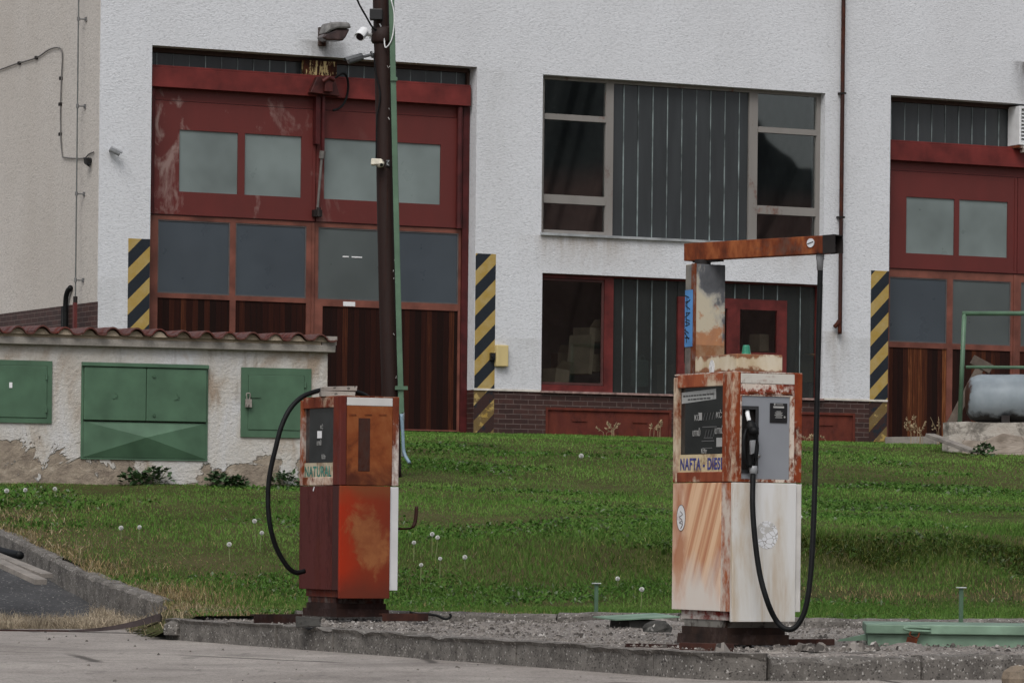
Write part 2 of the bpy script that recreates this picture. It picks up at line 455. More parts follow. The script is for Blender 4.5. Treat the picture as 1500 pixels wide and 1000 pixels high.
def m_road():
    m = Mt('worn_road', .85, .2)
    n = m.noise(.5, 8, .6); g = m.noise(55, 3, .8); k = m.noise(3.1, 6, .6, m.co((1, .5, 1)))
    c = m.ramp(m.math('ADD', m.math('MULTIPLY', n, .5), m.math('MULTIPLY', k, .5)), [(.35, (.225, .20, .18, 1)), (.52, (.31, .28, .255, 1)), (.68, (.39, .355, .32, 1))])
    c = m.mix(m.ramp(g, [(.36, .75), (.48, 0.0)]), c, (.06, .056, .054, 1))
    c = m.mix(m.ramp(g, [(.60, 0.0), (.68, .6)]), c, (.42, .40, .38, 1))
    cw = m.n('ShaderNodeMix', data_type='RGBA'); cw.inputs[0].default_value = .12
    nz = m.n('ShaderNodeTexNoise'); nz.inputs['Scale'].default_value = 1.5; nz.inputs['Detail'].default_value = 5
    m.put(nz.inputs['Vector'], m.co()); m.put(cw.inputs[6], m.co()); m.put(cw.inputs[7], nz.outputs['Color'])
    cr_ = m.vor(.42, 'DISTANCE_TO_EDGE', cw.outputs[2])
    cl = m.ramp(cr_, [(.006, 1.0), (.016, 0.0)])
    lim = m.ramp(m.noise(.35, 2), [(.5, 0.0), (.56, .85)])
    c = m.mix(m.math('MULTIPLY', cl, lim), c, (.035, .03, .026, 1))
    oil = m.ramp(m.noise(.8, 5, .6, m.co((1, 1, 1), (3, 7, 0)), .6), [(.54, 0.0), (.68, .55)]); c = m.mix(oil, c, (.13, .115, .105, 1))
    fl = m.noise(6, 5, .7, m.co((1.0, .18, 1), rot=(0, 0, TH * -1))); c = m.mix(m.ramp(fl, [(.58, 0.0), (.66, .5)]), c, (.11, .10, .092, 1))
    m.col(c); m.bump(m.math('ADD', g, m.math('MULTIPLY', k, .6)), .6, .012)
    return m.m
M_road = m_road()
M_asph = m_conc('dark_asphalt', (.075, .075, .077, 1), (.035, .035, .037, 1), .04, 1.5, .9, .02, vs=80)

def m_soil():
    m = Mt('lawn_soil', .95, .05)
    n = m.noise(2.2, 7, .62); g = m.noise(.5, 4)
    m.col(m.mix(m.ramp(g, [(.4, 0.0), (.65, .7)]), m.ramp(n, [(.3, (.035, .030, .014, 1)), (.6, (.050, .060, .018, 1)), (.8, (.09, .075, .035, 1))]), (.085, .07, .035, 1)))
    m.bump(n, .8, .03)
    return m.m
M_soil = m_soil()

def m_attr(name, rough=.6, trans=.25):
    m = Mt(name, rough, .06)
    a = m.n('ShaderNodeAttribute'); a.attribute_name = 'tint'
    m.col(a.outputs['Color'])
    if trans:
        t = m.n('ShaderNodeBsdfTranslucent'); m.put(t.inputs[0], a.outputs['Color'])
        mx = m.n('ShaderNodeMixShader'); mx.inputs[0].default_value = trans
        m.nt.links.new(m.b.outputs[0], mx.inputs[1]); m.nt.links.new(t.outputs[0], mx.inputs[2]); m.nt.links.new(mx.outputs[0], m.out.inputs[0])
    return m.m
M_grass = m_attr('grass_blades')
M_leaf = simple('weed_leaf', (.06, .115, .045, 1), .5, .3, 0, .3, 9)
M_straw = simple('dry_straw', (.34, .26, .16, 1), .8, .1, 0, .25, 6)
M_fluff = simple('dandelion_fluff', (.80, .80, .78, 1), .9, .05, 0, .05)
M_stem = simple('dandelion_stem', (.16, .19, .08, 1), .6, .2)
# ------------------------------------------------------------------ garage building
B = Fr(W(21.58, 56.93, 1.55))
bld = fempty('garage_building', B, 'white roughcast garage building with two tall red and brown gates and a brick foot', 'building')
bx = lambda px, py, y=0.0: B.on_y(px, py, y)[0]
bz = lambda px, py, y=0.0: B.on_y(px, py, y)[1]
GD = .25       # depth of the gates behind the wall face
WD = .14       # depth of the windows
g1x0, g1x1, gz1 = bx(223, 66.2), bx(699, 101.2), bz(223, 66.2)
g2x0 = bx(1305, 140); g2x1 = g2x0 + (g1x1 - g1x0)
uw = (bx(795.5, 109), bx(1209, 134.5), bz(795.5, 344), bz(795.5, 109))
lw = (bx(794.5, 399.5), bx(1206, 420), bz(795, 572), bz(794.5, 399.5))
ZB = .665
XR = g2x1 + 6; ZT = 10.2; DEP = 14.0
holes = [(g1x0, g1x1, -1, gz1), (g2x0, g2x1, -1, gz1), uw, lw]
def wall_stains(L):
    """run-off dirt on the plaster: (x, half width, top, length, strength, colour)"""
    m = Wm; x, y, z = m.xyz(); c = m.base
    n = m.noise(7, 6, .65, m.co((1, 1, .22), (3, 0, 1)))
    for xc, hw, zt_, ln, k, cc in L:
        a = m.math('SUBTRACT', 1.0, m.math('DIVIDE', m.math('ABSOLUTE', m.math('SUBTRACT', x, xc)), hw), clamp=True)
        t_ = m.math('DIVIDE', m.math('SUBTRACT', zt_, z), ln)
        f_ = m.ramp(t_, [(0, 0.0), (.02, 1.0), (.35, .5), (1.0, 0.0)])
        mk = m.math('MULTIPLY', m.math('MULTIPLY', a, f_), m.math('MULTIPLY', m.ramp(n, [(.35, .25), (.65, 1.0)]), k), clamp=True)
        c = m.mix(mk, c, cc)
    m.col(c)
BR_, GY_, DK_ = (.30, .25, .20, 1), (.36, .36, .35, 1), (.10, .09, .085, 1)
wall_stains([(uw[0] + 1.0, 1.5, uw[2], .75, .9, BR_), (uw[0] + .35, .5, uw[2], .55, .8, BR_), (uw[1] - .5, 1.0, uw[2], .5, .7, BR_), (bx(473, 66), .42, bz(473, 60), .75, 1.2, DK_), (bx(1224, 484), .3, bz(1224, 484), 1.5, .8, BR_), (bx(1230, 200), .5, 12, 11.0, .55, GY_),
             (g1x1 + .3, .5, gz1 + .02, 3.0, .35, GY_), (g1x0 - .9, 1.4, 2.2, 2.2, .4, GY_), (lw[1] + .6, 1.2, 1.7, 1.6, .45, GY_), (g1x1 + .9, 1.3, 1.5, 1.4, .45, GY_), (bx(1500, 150), .3, bz(1500, 90), .9, 1.2, DK_)])
w = MB().plate(0, XR, ZB, ZT, 0, .42, holes)
wall = w.build('wall', M_white, bld)
# the clinker foot, set back a little under the plaster's edge
p = MB()
v1 = (bx(800, 594), bx(984, 600), -.3, bz(800, 596)); v2 = (bx(1085, 600), bx(1253, 604), -.3, bz(1253, 605))
for a, b, hs in ((0.0, g1x0, ()), (g1x1, g2x0, (v1, v2)), (g2x1, XR, ())):
    MB().plate(a, b, -.4, ZB, .012, .42, hs).build('plinth', M_brick, bld)
for a, b in ((.003, g1x0 - .003), (g1x1 + .003, lw[0] - .01), (lw[1] + .01, g2x0 - .003), (g2x1 + .003, XR)):
    MB().box(a, b, -.012, .01, ZB - .006, ZB + .025).build('plaster_lip', simple('pale_plaster_lip', (.62, .58, .52, 1), .9, .1), bld)
for v in (v1, v2):
    q = MB(); q.plate(v[0], v[1], -.3, v[3], .03, .06)
    q.box(v[0], v[0] + .04, .004, .03, -.3, v[3] - .04); q.box(v[1] - .04, v[1], .004, .03, -.3, v[3] - .04); q.box(v[0], v[1], .004, .03, v[3] - .04, v[3])
    n_ = 2
    for k in range(n_):
        cx = v[0] + (v[1] - v[0]) * (.27 + .48 * k)
        q.box(cx - .13, cx + .13, .015, .03, v[3] - .21, v[3] - .185)
    q.build('vent_panel', M_rustpanel, bld)
# the beige side wall, turning away from the camera, and the rest of the shell
zs = bz(137, 441.3)
s = MB(); s.box(.0, .4, .42, DEP, zs, ZT); s.box(.0, .4, .004, .42, zs, ZT) if False else None
s.build('side_wall', M_beige, bld)
s = MB(); s.box(-.006, .0, .03, DEP, zs, ZT); s.build('side_render', M_beige, bld)
s = MB(); s.box(-.003, .0, .004, DEP, -1.6, zs); s.box(.003, .4, .43, DEP, -1.6, zs - .002); s.build('side_plinth', M_brick_s, bld)
s = MB(); s.box(-.2, XR + .2, -.35, DEP + .2, ZT + .002, ZT + .35); s.build('roof', M_conc, bld)
s = MB(); s.box(XR - .4, XR, .421, DEP - .4, -.4, ZT); s.box(.4, XR, DEP - .399, DEP, -.4, ZT); s.build('rear_wall', M_white, bld)
# rooms behind the glass: dark floors, backs and dividing walls
s = MB()
rx0, rx1 = uw[0] - .7, uw[1] + .9
s.box(rx0, rx1, 4.2, 4.3, -.1, 6.6); s.box(rx0 - .1, rx0, .43, 4.3, -.1, 6.6); s.box(rx1, rx1 + .1, .43, 4.3, -.1, 6.6)
s.box(rx0, rx1, .43, 4.2, -.1, .30); s.box(rx0, rx1, .43, 4.2, 2.95, 3.2); s.box(rx0, rx1, .43, 4.2, 6.6, 6.7)
s.build('room_shell', M_dark, bld)

# ---- gates
def channels(mb, jb, x0, x1, z0, z1, y, step=.262, first=None):
    """upright glass channels, each a hair out of line, with pale joints"""
    xs = [x0]; x = x0 + (first if first else step)
    while x < x1 - .04: xs.append(x); x += step
    xs.append(x1)
    for a, b in zip(xs[:-1], xs[1:]):
        d = rnd.uniform(-.006, .006)
        mb.hexa([(a + .004, y + d, z0), (b - .004, y - d, z0), (b - .004, y + .02 - d, z0), (a + .004, y + .02 + d, z0)],
                [(a + .004, y + d, z1), (b - .004, y - d, z1), (b - .004, y + .02 - d, z1), (a + .004, y + .02 + d, z1)])
    for a in xs[1:-1]:
        zz = z0
        while zz < z1:                       # the putty line is broken and uneven
            ze = min(z1, zz + rnd.uniform(.25, .9)); ww = rnd.uniform(.004, .010)
            jb.box(a - ww, a + ww, y - .010, y + .012, zz, ze); zz = ze

def gate(x0, x1, Z, ups, los, woods, tall_from, ylab):
    """Z: levels in local metres; ups/los/woods: x spans of the panes and plank panels"""
    g = MB(); y = GD
    # steel frame round the opening, clerestory glass and the beam
    jm = MB(); cl = MB()
    channels(cl, jm, x0 + .02, x1 - .05, Z['beam_t'] + .01, gz1 - .07, y + .05, first=.17)
    beam = MB(); beam.box(x0 + .01, x1 - .04, y - .13, y + .09, Z['beam_b'], Z['beam_t']); beam.box(x0 + .01, x1 - .04, y - .115, y + .02, Z['beam_t'], Z['beam_t'] + .035)
    post = MB(); post2 = MB(); post.box(x0 + .005, x0 + .075, y - .06, y + .09, 0, Z['beam_b'] - .002); post2.box(x1 - .115, x1 - .004, y - .02, y + .09, 0, Z['beam_b'] - .002)
    post2.tube([(x1 - .19, y - .05, Z['leaf_b']), (x1 - .19, y - .05, Z['beam_b'] - .02)], .045, 12); post.tube([(x0 + .10, y - .04, Z['leaf_b']), (x0 + .10, y - .04, Z['beam_b'] - .02)], .035, 12)
    # upper red leaf with its glazed openings, lintel board behind the beam
    uh = [(a, b, Z['up_b'], Z['up_t']) for a, b in ups]
    mid = Z['mid']
    leaf = MB(); xl, xr = x0 + .077, x1 - .117
    leaf.plate(xl, mid - .004, Z['leaf_b'], Z['leaf_t'], y, y + .05, uh); leaf.plate(mid + .004, xr, Z['leaf_b'], Z['leaf_t'], y, y + .05, uh)
    leaf.box(xl, xr, y + .012, y + .06, Z['leaf_t'] + .008, Z['beam_b'] - .001)
    for k in (0, 1):                           # welded ribs
        a, b = (xl, mid - .004) if k == 0 else (mid + .004, xr)
        leaf.box(a + .004, b - .004, y - .014, y - .001, Z['leaf_b'] + .01, Z['leaf_b'] + .05)
        for e in (a + .004, b - .05): leaf.box(e, e + .046, y - .012, y - .001, Z['leaf_b'] + .052, Z['leaf_t'] - .02)
    G = leaf.build('gate', M_gred, bld)
    beam.build('gate_beam', M_beamred, G, bevel=.006); post.build('gate_post', M_darkred, G); post2.build('gate_post', M_darkred, G)
    build2('clerestory_glass', cl, M_ug, jm, M_joint, G)
    hd = MB(); hd.box(x0 + .002, x1 - .004, y + .0, y + .09, gz1 - .068, gz1 - .002); hd.box(x1 - .047, x1 - .004, y, y + .09, Z['beam_t'] + .002, gz1 - .07)
    hd.build('head_frame', simple('head_frame_brown', (.05, .025, .018, 1), .6), G)
    for a, b in ups:
        q = MB(); q.box(a + .001, b - .001, y + .022, y + .03, Z['up_b'] + .001, Z['up_t'] - .001); q.build('window_pane', M_frost_up, G)
    # lower brown leaf
    lo = MB()
    hs = []
    for i, (a, b) in enumerate(los): hs.append((a, b, Z['lo_b'], Z['lo_t']))
    for i, (a, b) in enumerate(woods): hs.append((a, b, .04, Z['wood_t2'] if i >= tall_from else Z['wood_t']))
    xl = x0 + .02 if False else x0 + .077
    lo.plate(xl, mid - .004, .02, Z['leaf_b'] - .006, y + .012, y + .062, hs); lo.plate(mid + .004, xr, .02, Z['leaf_b'] - .006, y + .012, y + .062, hs)
    lo.box(mid - .05, mid - .006, y - .004, y + .011, .03, Z['leaf_b'] - .02)
    lo.build('brown_frame', M_brown, G)
    for i, (a, b) in enumerate(los):
        q = MB(); q.box(a + .001, b - .001, y + .03, y + .038, Z['lo_b'] + .001, Z['lo_t'] - .001)
        q.build('window_pane', M_frost_lo2 if i in ylab else M_frost_lo, G)
        st = MB(); e = .018
        st.plate(a, b, Z['lo_b'], Z['lo_t'], y + .018, y + .029, [(a + e, b - e, Z['lo_b'] + e, Z['lo_t'] - e)]); st.build('glazing_bead', simple('bead_slate', (.10, .09, .09, 1), .5), G)
    for i, (a, b) in enumerate(woods):
        zt = Z['wood_t2'] if i >= tall_from else Z['wood_t']
        q = MB(); q.box(a + .001, b - .001, y + .03, y + .05, .041, zt - .001); q.build('plank_panel', M_wood if x0 < 8 else M_wood2, G)
    return G

gx = lambda px, py: B.on_y(px, py, GD)[0]
gz = lambda px, py: B.on_y(px, py, GD)[1]
sp = lambda L, py: [(gx(a, py), gx(b, py)) for a, b in L]
Z1 = dict(beam_t=gz(226, 99.5), beam_b=gz(226, 128), leaf_t=gz(235, 147), leaf_b=gz(232, 314), up_t=gz(263, 190), up_b=gz(263, 280.5),
          lo_t=gz(231, 321), lo_b=gz(231, 428.5), wood_t=gz(231, 435.5), wood_t2=gz(474, 448), mid=gx(461, 380))
G1 = gate(g1x0, g1x1, Z1, sp([(262.5, 348.5), (358.5, 441.5), (475, 556.5), (565.5, 645.5)], 240), sp([(231.5, 337), (345.5, 449), (466.5, 567), (575, 672)], 380),
          sp([(230.5, 336.5), (345, 448.5), (472.5, 567), (575, 671)], 500), 2, (2,))
m2 = gx(1489, 400)
Z2 = dict(beam_t=gz(1308, 209), beam_b=gz(1308, 235.5), leaf_t=gz(1310, 250), leaf_b=gz(1304, 393), up_t=gz(1327, 288), up_b=gz(1327, 370.5),
          lo_t=gz(1304, 405), lo_b=gz(1304, 500), wood_t=gz(1304, 508), wood_t2=gz(1304, 508), mid=m2)
mir = lambda L: L + [(2 * m2 - b, 2 * m2 - a) for a, b in L[::-1]]
g2x1_old = g2x1
G2 = gate(g2x0, g2x1, Z2, mir(sp([(1327.5, 1398), (1405, 1476)], 330)), mir(sp([(1303.5, 1387.5), (1396, 1481)], 450)), mir(sp([(1302.5, 1387), (1395.5, 1480.5)], 560)), 9, (1, 2))
# operator in the middle of gate one: peeling mount plate, bracket, drive arm, rod and a loop of cable
y = GD - .13
q = MB(); q.box(gx(441, 100), gx(489, 100), y + .02, y + .12, gz(441, 119), gz(441, 89)); q.build('mount_plate', M_peel, G1)
c = MB(); zc = gz(465, 118)
xm = gx(466, 150)
c.hexa([(xm - .24, y - .12, zc - .22), (xm + .26, y - .12, zc - .25), (xm + .26, y - .002, zc - .25), (xm - .24, y - .002, zc - .22)],
       [(xm - .12, y - .1, zc + .03), (xm + .16, y - .1, zc + .05), (xm + .16, y - .002, zc + .05), (xm - .12, y - .002, zc + .03)])
c.box(xm - .03, xm + .1, y - .2, y - .1, zc - .2, zc - .02)
c.tube([(xm - .07, y - .19, zc - .05), (xm + .02, y - .21, zc + .02), (xm + .12, y - .2, zc - .02)], .035, 8)
c.build('drive_bracket', simple('bracket_dark_red', (.06, .012, .010, 1), .55, .3, 0, .4, 6), G1, bevel=.01)
c = MB(); c.box(xm - .09, xm - .02, GD - .13, GD - .016, gz(464, 212), gz(464, 140)); c.box(xm + .005, xm + .045, GD - .16, GD - .1, gz(464, 228), gz(464, 128)); c.build('drive_arm', M_darkred, G1)
c = MB(); c.tube([(xm + .02, GD - .12, gz(464, 228)), (xm - .03, GD - .08, gz(463, 312))], .022, 8)
c.tube([(xm + .03, GD - .13, gz(464, 222)), (xm + .02, GD - .12, gz(464, 233))], .05, 8); c.build('push_rod', M_greyrod, G1)
c = MB(); c.box(xm - .09, xm + .04, GD - .11, GD - .015, gz(463, 318), gz(463, 308)); c.tube([(xm - .03, GD - .13, gz(463, 318)), (xm - .03, GD - .13, gz(463, 305))], .035, 8); c.build('rod_foot', M_iron, G1)
pts = [(475, 124), (484, 115), (494, 110), (501, 118), (503, 133), (499, 150), (490, 160), (479, 164)]
c = MB(); c.tube(spline([(gx(a, b), GD - .2 - .04 * math.sin(i), gz(a, b)) for i, (a, b) in enumerate(pts)], 6), .018, 6); c.build('cable_loop', M_rubber, G1)
q = MB(); q.box(gx(503, 445), gx(520.5, 445), GD + .006, GD + .010, gz(503, 448), gz(503, 441.5)); q.build('paper_notice', M_paper, G1)
q = MB()
for a, b in ((503, 512), (516, 531.5)): q.box(gx(a, 375), gx(b, 375), GD + .024, GD + .028, gz(515, 377), gz(515, 375.2))
q.build('white_strip', M_paper, G1)  # two short white strips on the third lower pane

# hazard stripes on the wall beside the gates
for a, b, py in ((188, 221.6, 349), (696.8, 726.5, 371), (1276, 1302.5, 396)):
    hx0, hx1 = bx(a, py), bx(b, py); zt = bz(a, py)
    if a < 300: hx1 = g1x0
    if a > 1000: hx1 = g2x0
    q = MB(); q.box(hx0, hx1 - .002, -.0035, 0.0, ZB + .026, zt); q.box(hx0, hx1 - .002, .007, .0115, -.05, ZB - .007)
    q.build('hazard_stripes', M_haz, bld)

# ---- windows
def bars(name, items, y0, y1, mat, par):
    if par is bld:
        q = MB()
        for (a, b, c, d) in items: q.box(a, b, y0, y1, c, d)
        return q.build(name, mat, par)
    for (a, b, c, d) in items: MB().box(a, b, y0, y1, c, d).build(name, mat, par)
wx = lambda px, py: B.on_y(px, py, WD)[0]
wz = lambda px, py: B.on_y(px, py, WD)[1]
# upper window
x0, x1, z0, z1 = uw
sill = MB(); sill.box(x0 - .02, x1 + .02, -.05, WD + .02, z0 - .004, z0 + .035)
U = bars('window', [(x0, wx(797, 200), z0 + .036, z1 - .055), (wx(887.5, 200), wx(898.5, 200), z0 + .036, z1 - .055), (wx(1097, 240), wx(1109.5, 240), z0 + .036, z1 - .055),
                    (wx(1195.5, 240), x1, z0 + .036, z1 - .055), (x0, x1, z1 - .054, z1)], WD, WD + .09, M_wframe, bld)
fr = []; panes = []
T1, T2 = (wz(840, 168.5), wz(840, 177)), (wz(840, 286.5), wz(840, 299))
zb = z0 + .037; hb = wz(840, 342) if False else zb + .06
for a, b in ((wx(797, 200), wx(887.5, 200)), (wx(1109.5, 240), wx(1195.5, 240))):
    fr += [(a + .001, b - .001, T1[1], T1[0]), (a + .001, b - .001, T2[1], T2[0]), (a + .001, b - .001, zb, hb)]
    panes += [(a, b, hb, T2[1]), (a, b, T2[0], T1[1]), (a, b, T1[0], z1 - .055)]
bars('transom', fr, WD - .012, WD + .07, M_wframe, U)
for a, b, c, d in panes:
    q = MB(); q.box(a + .002, b - .002, WD + .04, WD + .046, c + .002, d - .002); q.build('window_pane', M_glass, U)
cm, jm = MB(), MB(); channels(cm, jm, wx(898.5, 200), wx(1097, 240), zb, z1 - .056, WD + .04, first=.2)
build2('channel_glass', cm, M_ug, jm, M_joint, U); sill.build('window_sill', M_sill, U)
# lower window
x0, x1, z0, z1 = lw
zt = z1 - .03
sill = MB(); sill.box(x0 - .015, x1 + .02, -.04, WD, z0 - .03, z0 + .002)
xa, xb = wx(897, 480), wx(884, 480)
L = bars('window', [(x0, x0 + .035, z0 + .003, zt - .001), (xb, xa, z0 + .003, zt - .001), (x0 + .036, xb - .001, z0 + .003, wz(840, 564)), (x0 + .036, xb - .001, wz(840, 408.5), zt - .001), (x0, x1, zt, z1),
                    (x1 - .05, x1, z0 + .003, zt - .001)], WD - .03, WD + .07, M_wred, bld)
q = MB(); q.box(x0 + .037, xb - .002, WD + .02, WD + .026, wz(840, 563.5), wz(840, 409)); q.build('window_pane', M_glass1, L)
q = MB(); e = .035; a0, b0, c0, d0 = x0 + .037, xb - .002, wz(840, 563.5), wz(840, 409)
q.plate(a0, b0, c0, d0, WD - .01, WD + .019, [(a0 + e, b0 - e, c0 + e, d0 - e)]); q.build('sash_frame', simple('worn_sash', (.075, .03, .028, 1), .6), L)
ix0, ix1 = wx(993, 480), wx(1152, 500); izt = wz(1080, 437.5)
cm, jm = MB(), MB()
channels(cm, jm, xa + .001, ix0 - .002, z0 + .01, zt - .002, WD + .03, first=.19)
channels(cm, jm, ix0, ix1, izt + .002, zt - .002, WD + .03)
channels(cm, jm, ix1 + .002, x1 - .052, z0 + .01, zt - .002, WD + .03)
build2('channel_glass', cm, M_ug2, jm, M_joint, L); sill.build('window_sill', simple('flaking_pink_sill', (.30, .2, .18, 1), .7, .2, 0, .35, 14), L)
pa = (wx(1002, 500), wx(1065, 500), z0 + .5, wz(1065, 452)); pb = (wx(1083.5, 480), wx(1138, 480), wz(1110, 516), wz(1110, 454))
q = MB(); q.plate(ix0, ix1, z0 + .01, izt, WD - .01, WD + .06, [pa, pb]); q.build('casement', M_wred, L)
for h in (pa, pb):
    q = MB(); q.box(h[0] + .002, h[1] - .002, WD + .03, WD + .036, h[2] + .002, h[3] - .002); q.build('window_pane', M_glass1, L)

# rust-brown pipe down the wall
px_, zb_ = bx(1230.5, 470, -.07), bz(1230, 470, -.07)
q = MB(); q.tube(spline([(px_, -.07, ZT), (px_, -.07, 6), (px_, -.07, zb_ + .1), (px_ - .01, -.07, zb_ + .02), (px_ - .05, -.07, zb_ - .05), (px_ - .1, -.06, zb_ - .10)], 5), .034, 10)
pipe = q.build('downpipe', M_pipe, bld, True)
for z in (3.6, 5.6, 7.4): MB().box(px_ - .05, px_ + .05, -.105, 0, z, z + .03).build('pipe_clip', M_iron, pipe)

# ---- things hung on the building
def on_wall(px, py, y=0.0): x, z = B.on_y(px, py, y); return B.wd(x, y, z)
# street-lamp head on a bracket
f = Fr(on_wall(470, 62)); t = fempty('wall_lamp', f, 'weathered grey lamp head on a rusty bracket above the left gate', 'lamp')
q = MB(); q.box(-.05, .06, -.05, 0, -.06, .22); q.tube([(.0, -.03, .0), (.0, -.25, .03), (.03, -.35, .08)], .035, 10); q.build('bracket', rusty('lamp_bracket_rust', (.07, .06, .055, 1), .5, ((60, 38, 30), (80, 50, 38), (38, 26, 22))), t)
def ppoly(fr, pts, y0, y1, dz=0.0):
    """outline seen in the photo, given its own depth on planes y0..y1 of frame fr"""
    q = MB(); q.prism([fr.on_y(a, b, (y0 + y1) / 2) for a, b in pts], y0, y1); return q
ppoly(f, [(472, 50), (476.5, 34.5), (490, 33.5), (506, 34.5), (509.5, 43), (488, 43.5), (479, 47)], -.52, -.20).build('housing', simple('lamp_grey', (.20, .195, .19, 1), .6, .3, .1, .35, 9), t, bevel=.03)
ppoly(f, [(467.5, 56), (472, 50.8), (480, 47.6), (488.5, 44.2), (508.5, 43.8), (503, 55), (498.5, 61), (486, 60.5), (475, 60.5)], -.48, -.24).build('glass_bowl', simple('lamp_bowl', (.055, .034, .032, 1), .2, .5, 0, .4, 8), t, bevel=.025)

# pale yellow box with its black latch
f = Fr(on_wall(732, 537)); t = fempty('wall_box', f, 'pale yellow wall box with a rust spot beside the striped edge of the left gate', 'box')
q = MB(); q.box(-.10, .11, -.09, 0, 0, .335); q.build('box_body', rusty('yellow_box_paint', (.62, .50, .24, 1), .06, scale=3), t, bevel=.015)
q = MB(); q.box(-.18, -.102, -.06, 0, .1, .21); q.tube([(-.15, -.06, .15), (-.15, -.1, .15)], .02, 8); q.build('latch', M_blackpl, t)

# louvred white box at the second gate's clerestory
f = Fr(on_wall(1477, 214, GD)); t = fempty('louvre_unit', f, 'white louvred ventilation box above the beam of the right gate', 'vent')
q = MB(); q.plate(0, .98, 0, .64, -.32, .02, [(.04, .94, .04, .60)]); q.box(.04, .94, -.1, -.08, .04, .6); q.build('casing', M_whitepl, t, bevel=.008)
q = MB()
for k in range(9): q.hexa([(.04, -.31, .05 + k * .06), (.94, -.31, .05 + k * .06), (.94, -.30, .06 + k * .06), (.04, -.30, .06 + k * .06)], [(.04, -.24, .09 + k * .06), (.94, -.24, .09 + k * .06), (.94, -.23, .1 + k * .06), (.04, -.23, .1 + k * .06)])
q.build('louvre', M_whitepl, t)
q = MB(); q.box(.0, .98, -.30, .0, -.05, -.003); q.box(.1, .2, -.34, -.2, -.12, -.05); q.build('bracket', rusty('vent_bracket_rust', (.5, .46, .42, 1), .65, seed=3), t)
# a second lamp's bracket at the frame's right edge
f = Fr(on_wall(1507, 155)); t = fempty('wall_lamp', f, 'dark lamp at the right edge of the photo above the louvred box', 'lamp')
q = MB(); q.box(-.05, .06, -.05, 0, -.05, .22); q.build('bracket', bpy.data.materials['lamp_bracket_rust'], t)
q = MB(); q.prism([(-.14, .12), (-.1, .36), (.1, .44), (.36, .42), (.4, .3), (.2, .1)], -.44, -.14); q.build('housing', M_iron, t, bevel=.03)

# ---- side wall fittings
def on_side(px, py): yy, zz = B.on_x(px, py, -.006); return Vector((-.006, yy, zz))
wd = lambda v: B.wd(*v)
lc = on_side(123, 300)
f = Fr(B.wd(-.006, lc.y, on_side(126, 500).z)); t = fempty('lightning_conductor', f, 'thin wire lightning conductor on spacers down the beige side wall', 'wire')
zz = lambda py: on_side(125, py).z - (f.o.z - B.o.z)
q = MB(); q.tube([(-.12, 0, zz(-80)), (-.12, 0, zz(441))], .011, 6); q.build('wire', simple('dull_wire', (.14, .15, .145, 1), .5, .4, .5), t)
for py in (29, 156, 284, 410):
    z_ = zz(py); q = MB(); q.tube([(-.12, 0, z_), (-.0, -.02, z_)], .012, 6); q.box(-.02, 0, -.05, .01, z_ - .03, z_ + .03); q.tube([(-.12, 0, z_ - .03), (-.12, 0, z_ + .03)], .022, 6); q.build('spacer', simple('dull_clip', (.15, .15, .15, 1), .6), t)
q = MB(); q.tube([(-.12, 0, zz(443)), (-.12, 0, zz(434))], .035, 8); q.build('clamp', M_iron, t)
q = MB(); q.box(-.15, -.1, -.03, .03, zz(540), zz(443)); q.build('cover_rail', simple('cover_red', (.12, .03, .028, 1), .5), t)
# cable to the wall cameras
pts = [(-30, 112), (0, 103), (25, 94), (55, 85), (72, 74), (86, 70), (93, 78), (92, 112), (90.5, 160), (91, 200), (93, 226), (97, 231), (124, 232), (132, 226), (139, 223)]
P = [on_side(a, b) + Vector((-.02, 0, 0)) for a, b in pts]
o0 = B.wd(*P[10]); f = Fr(o0)
t = fempty('wall_cable', f, 'grey cable clipped across the beige side wall to the two cameras', 'cable')
q = MB(); q.tube(spline([f.loc(wd(p_)) for p_ in P], 5), .011, 6); q.build('cable_run', simple('cable_grey', (.13, .125, .12, 1), .6), t)
for a, b in ((30, 93), (55, 85), (91, 115), (90, 153), (90, 197)):
    q = MB(); l = f.loc(wd(on_side(a, b))); q.box(l.x - .04, l.x, l.y - .03, l.y + .03, l.z - .025, l.z + .025); q.build('clip', M_iron, t)

def bullet_camera(o, yaw, pitch, L_, r, body, label, mount, hood=True):
    """camera body along local +x from the mount foot at the origin"""
    f = Fr(o, yaw); t = fempty('security_camera', f, label, 'camera')
    m_, arm = mount
    q = MB(); q.tube(spline([m_, (m_[0] * .5 + arm[0] * .3, m_[1] * .5 + arm[1] * .5, m_[2] * .5 + arm[2] * .2), arm], 5), r * .38, 8); q.tube([m_, (m_[0] + .012, m_[1], m_[2])], r * .9, 12); q.build('bracket', body, t, True)
    d = Vector((math.cos(pitch), 0, math.sin(pitch))); a = Vector(arm)
    q = MB(); q.tube([a - d * L_ * .35, a - d * L_ * .3, a + d * L_ * .62, a + d * L_ * .65], [r * .8, r, r, r * .96], 16); q.build('camera_body', body, t, False, bevel=.004)
    q = MB(); q.tube([a + d * (L_ * .651), a + d * (L_ * .66)], r * .84, 16); q.build('lens', M_lens, t)
    if hood:
        q = MB(); n = Vector((-d.z, 0, d.x)); k = 9; vs = []
        for e in (-L_ * .3, L_ * .78):
            for rr in (r * 1.12, r * 1.22):
                for i in range(k):
                    an = R_(-70 + 140 * i / (k - 1)); vs.append(a + d * e + n * math.cos(an) * rr + Vector((0, 1, 0)) * math.sin(an) * rr)
        fs = []
        for i in range(k - 1): fs += [(i, i + 1, 2 * k + i + 1, 2 * k + i), (k + i, 3 * k + i, 3 * k + i + 1, k + i + 1), (i, k + i, k + i + 1, i + 1), (2 * k + i, 2 * k + i + 1, 3 * k + i + 1, 3 * k + i)]
        q.add(vs, fs); q.build('sun_hood', body, t)
    return t
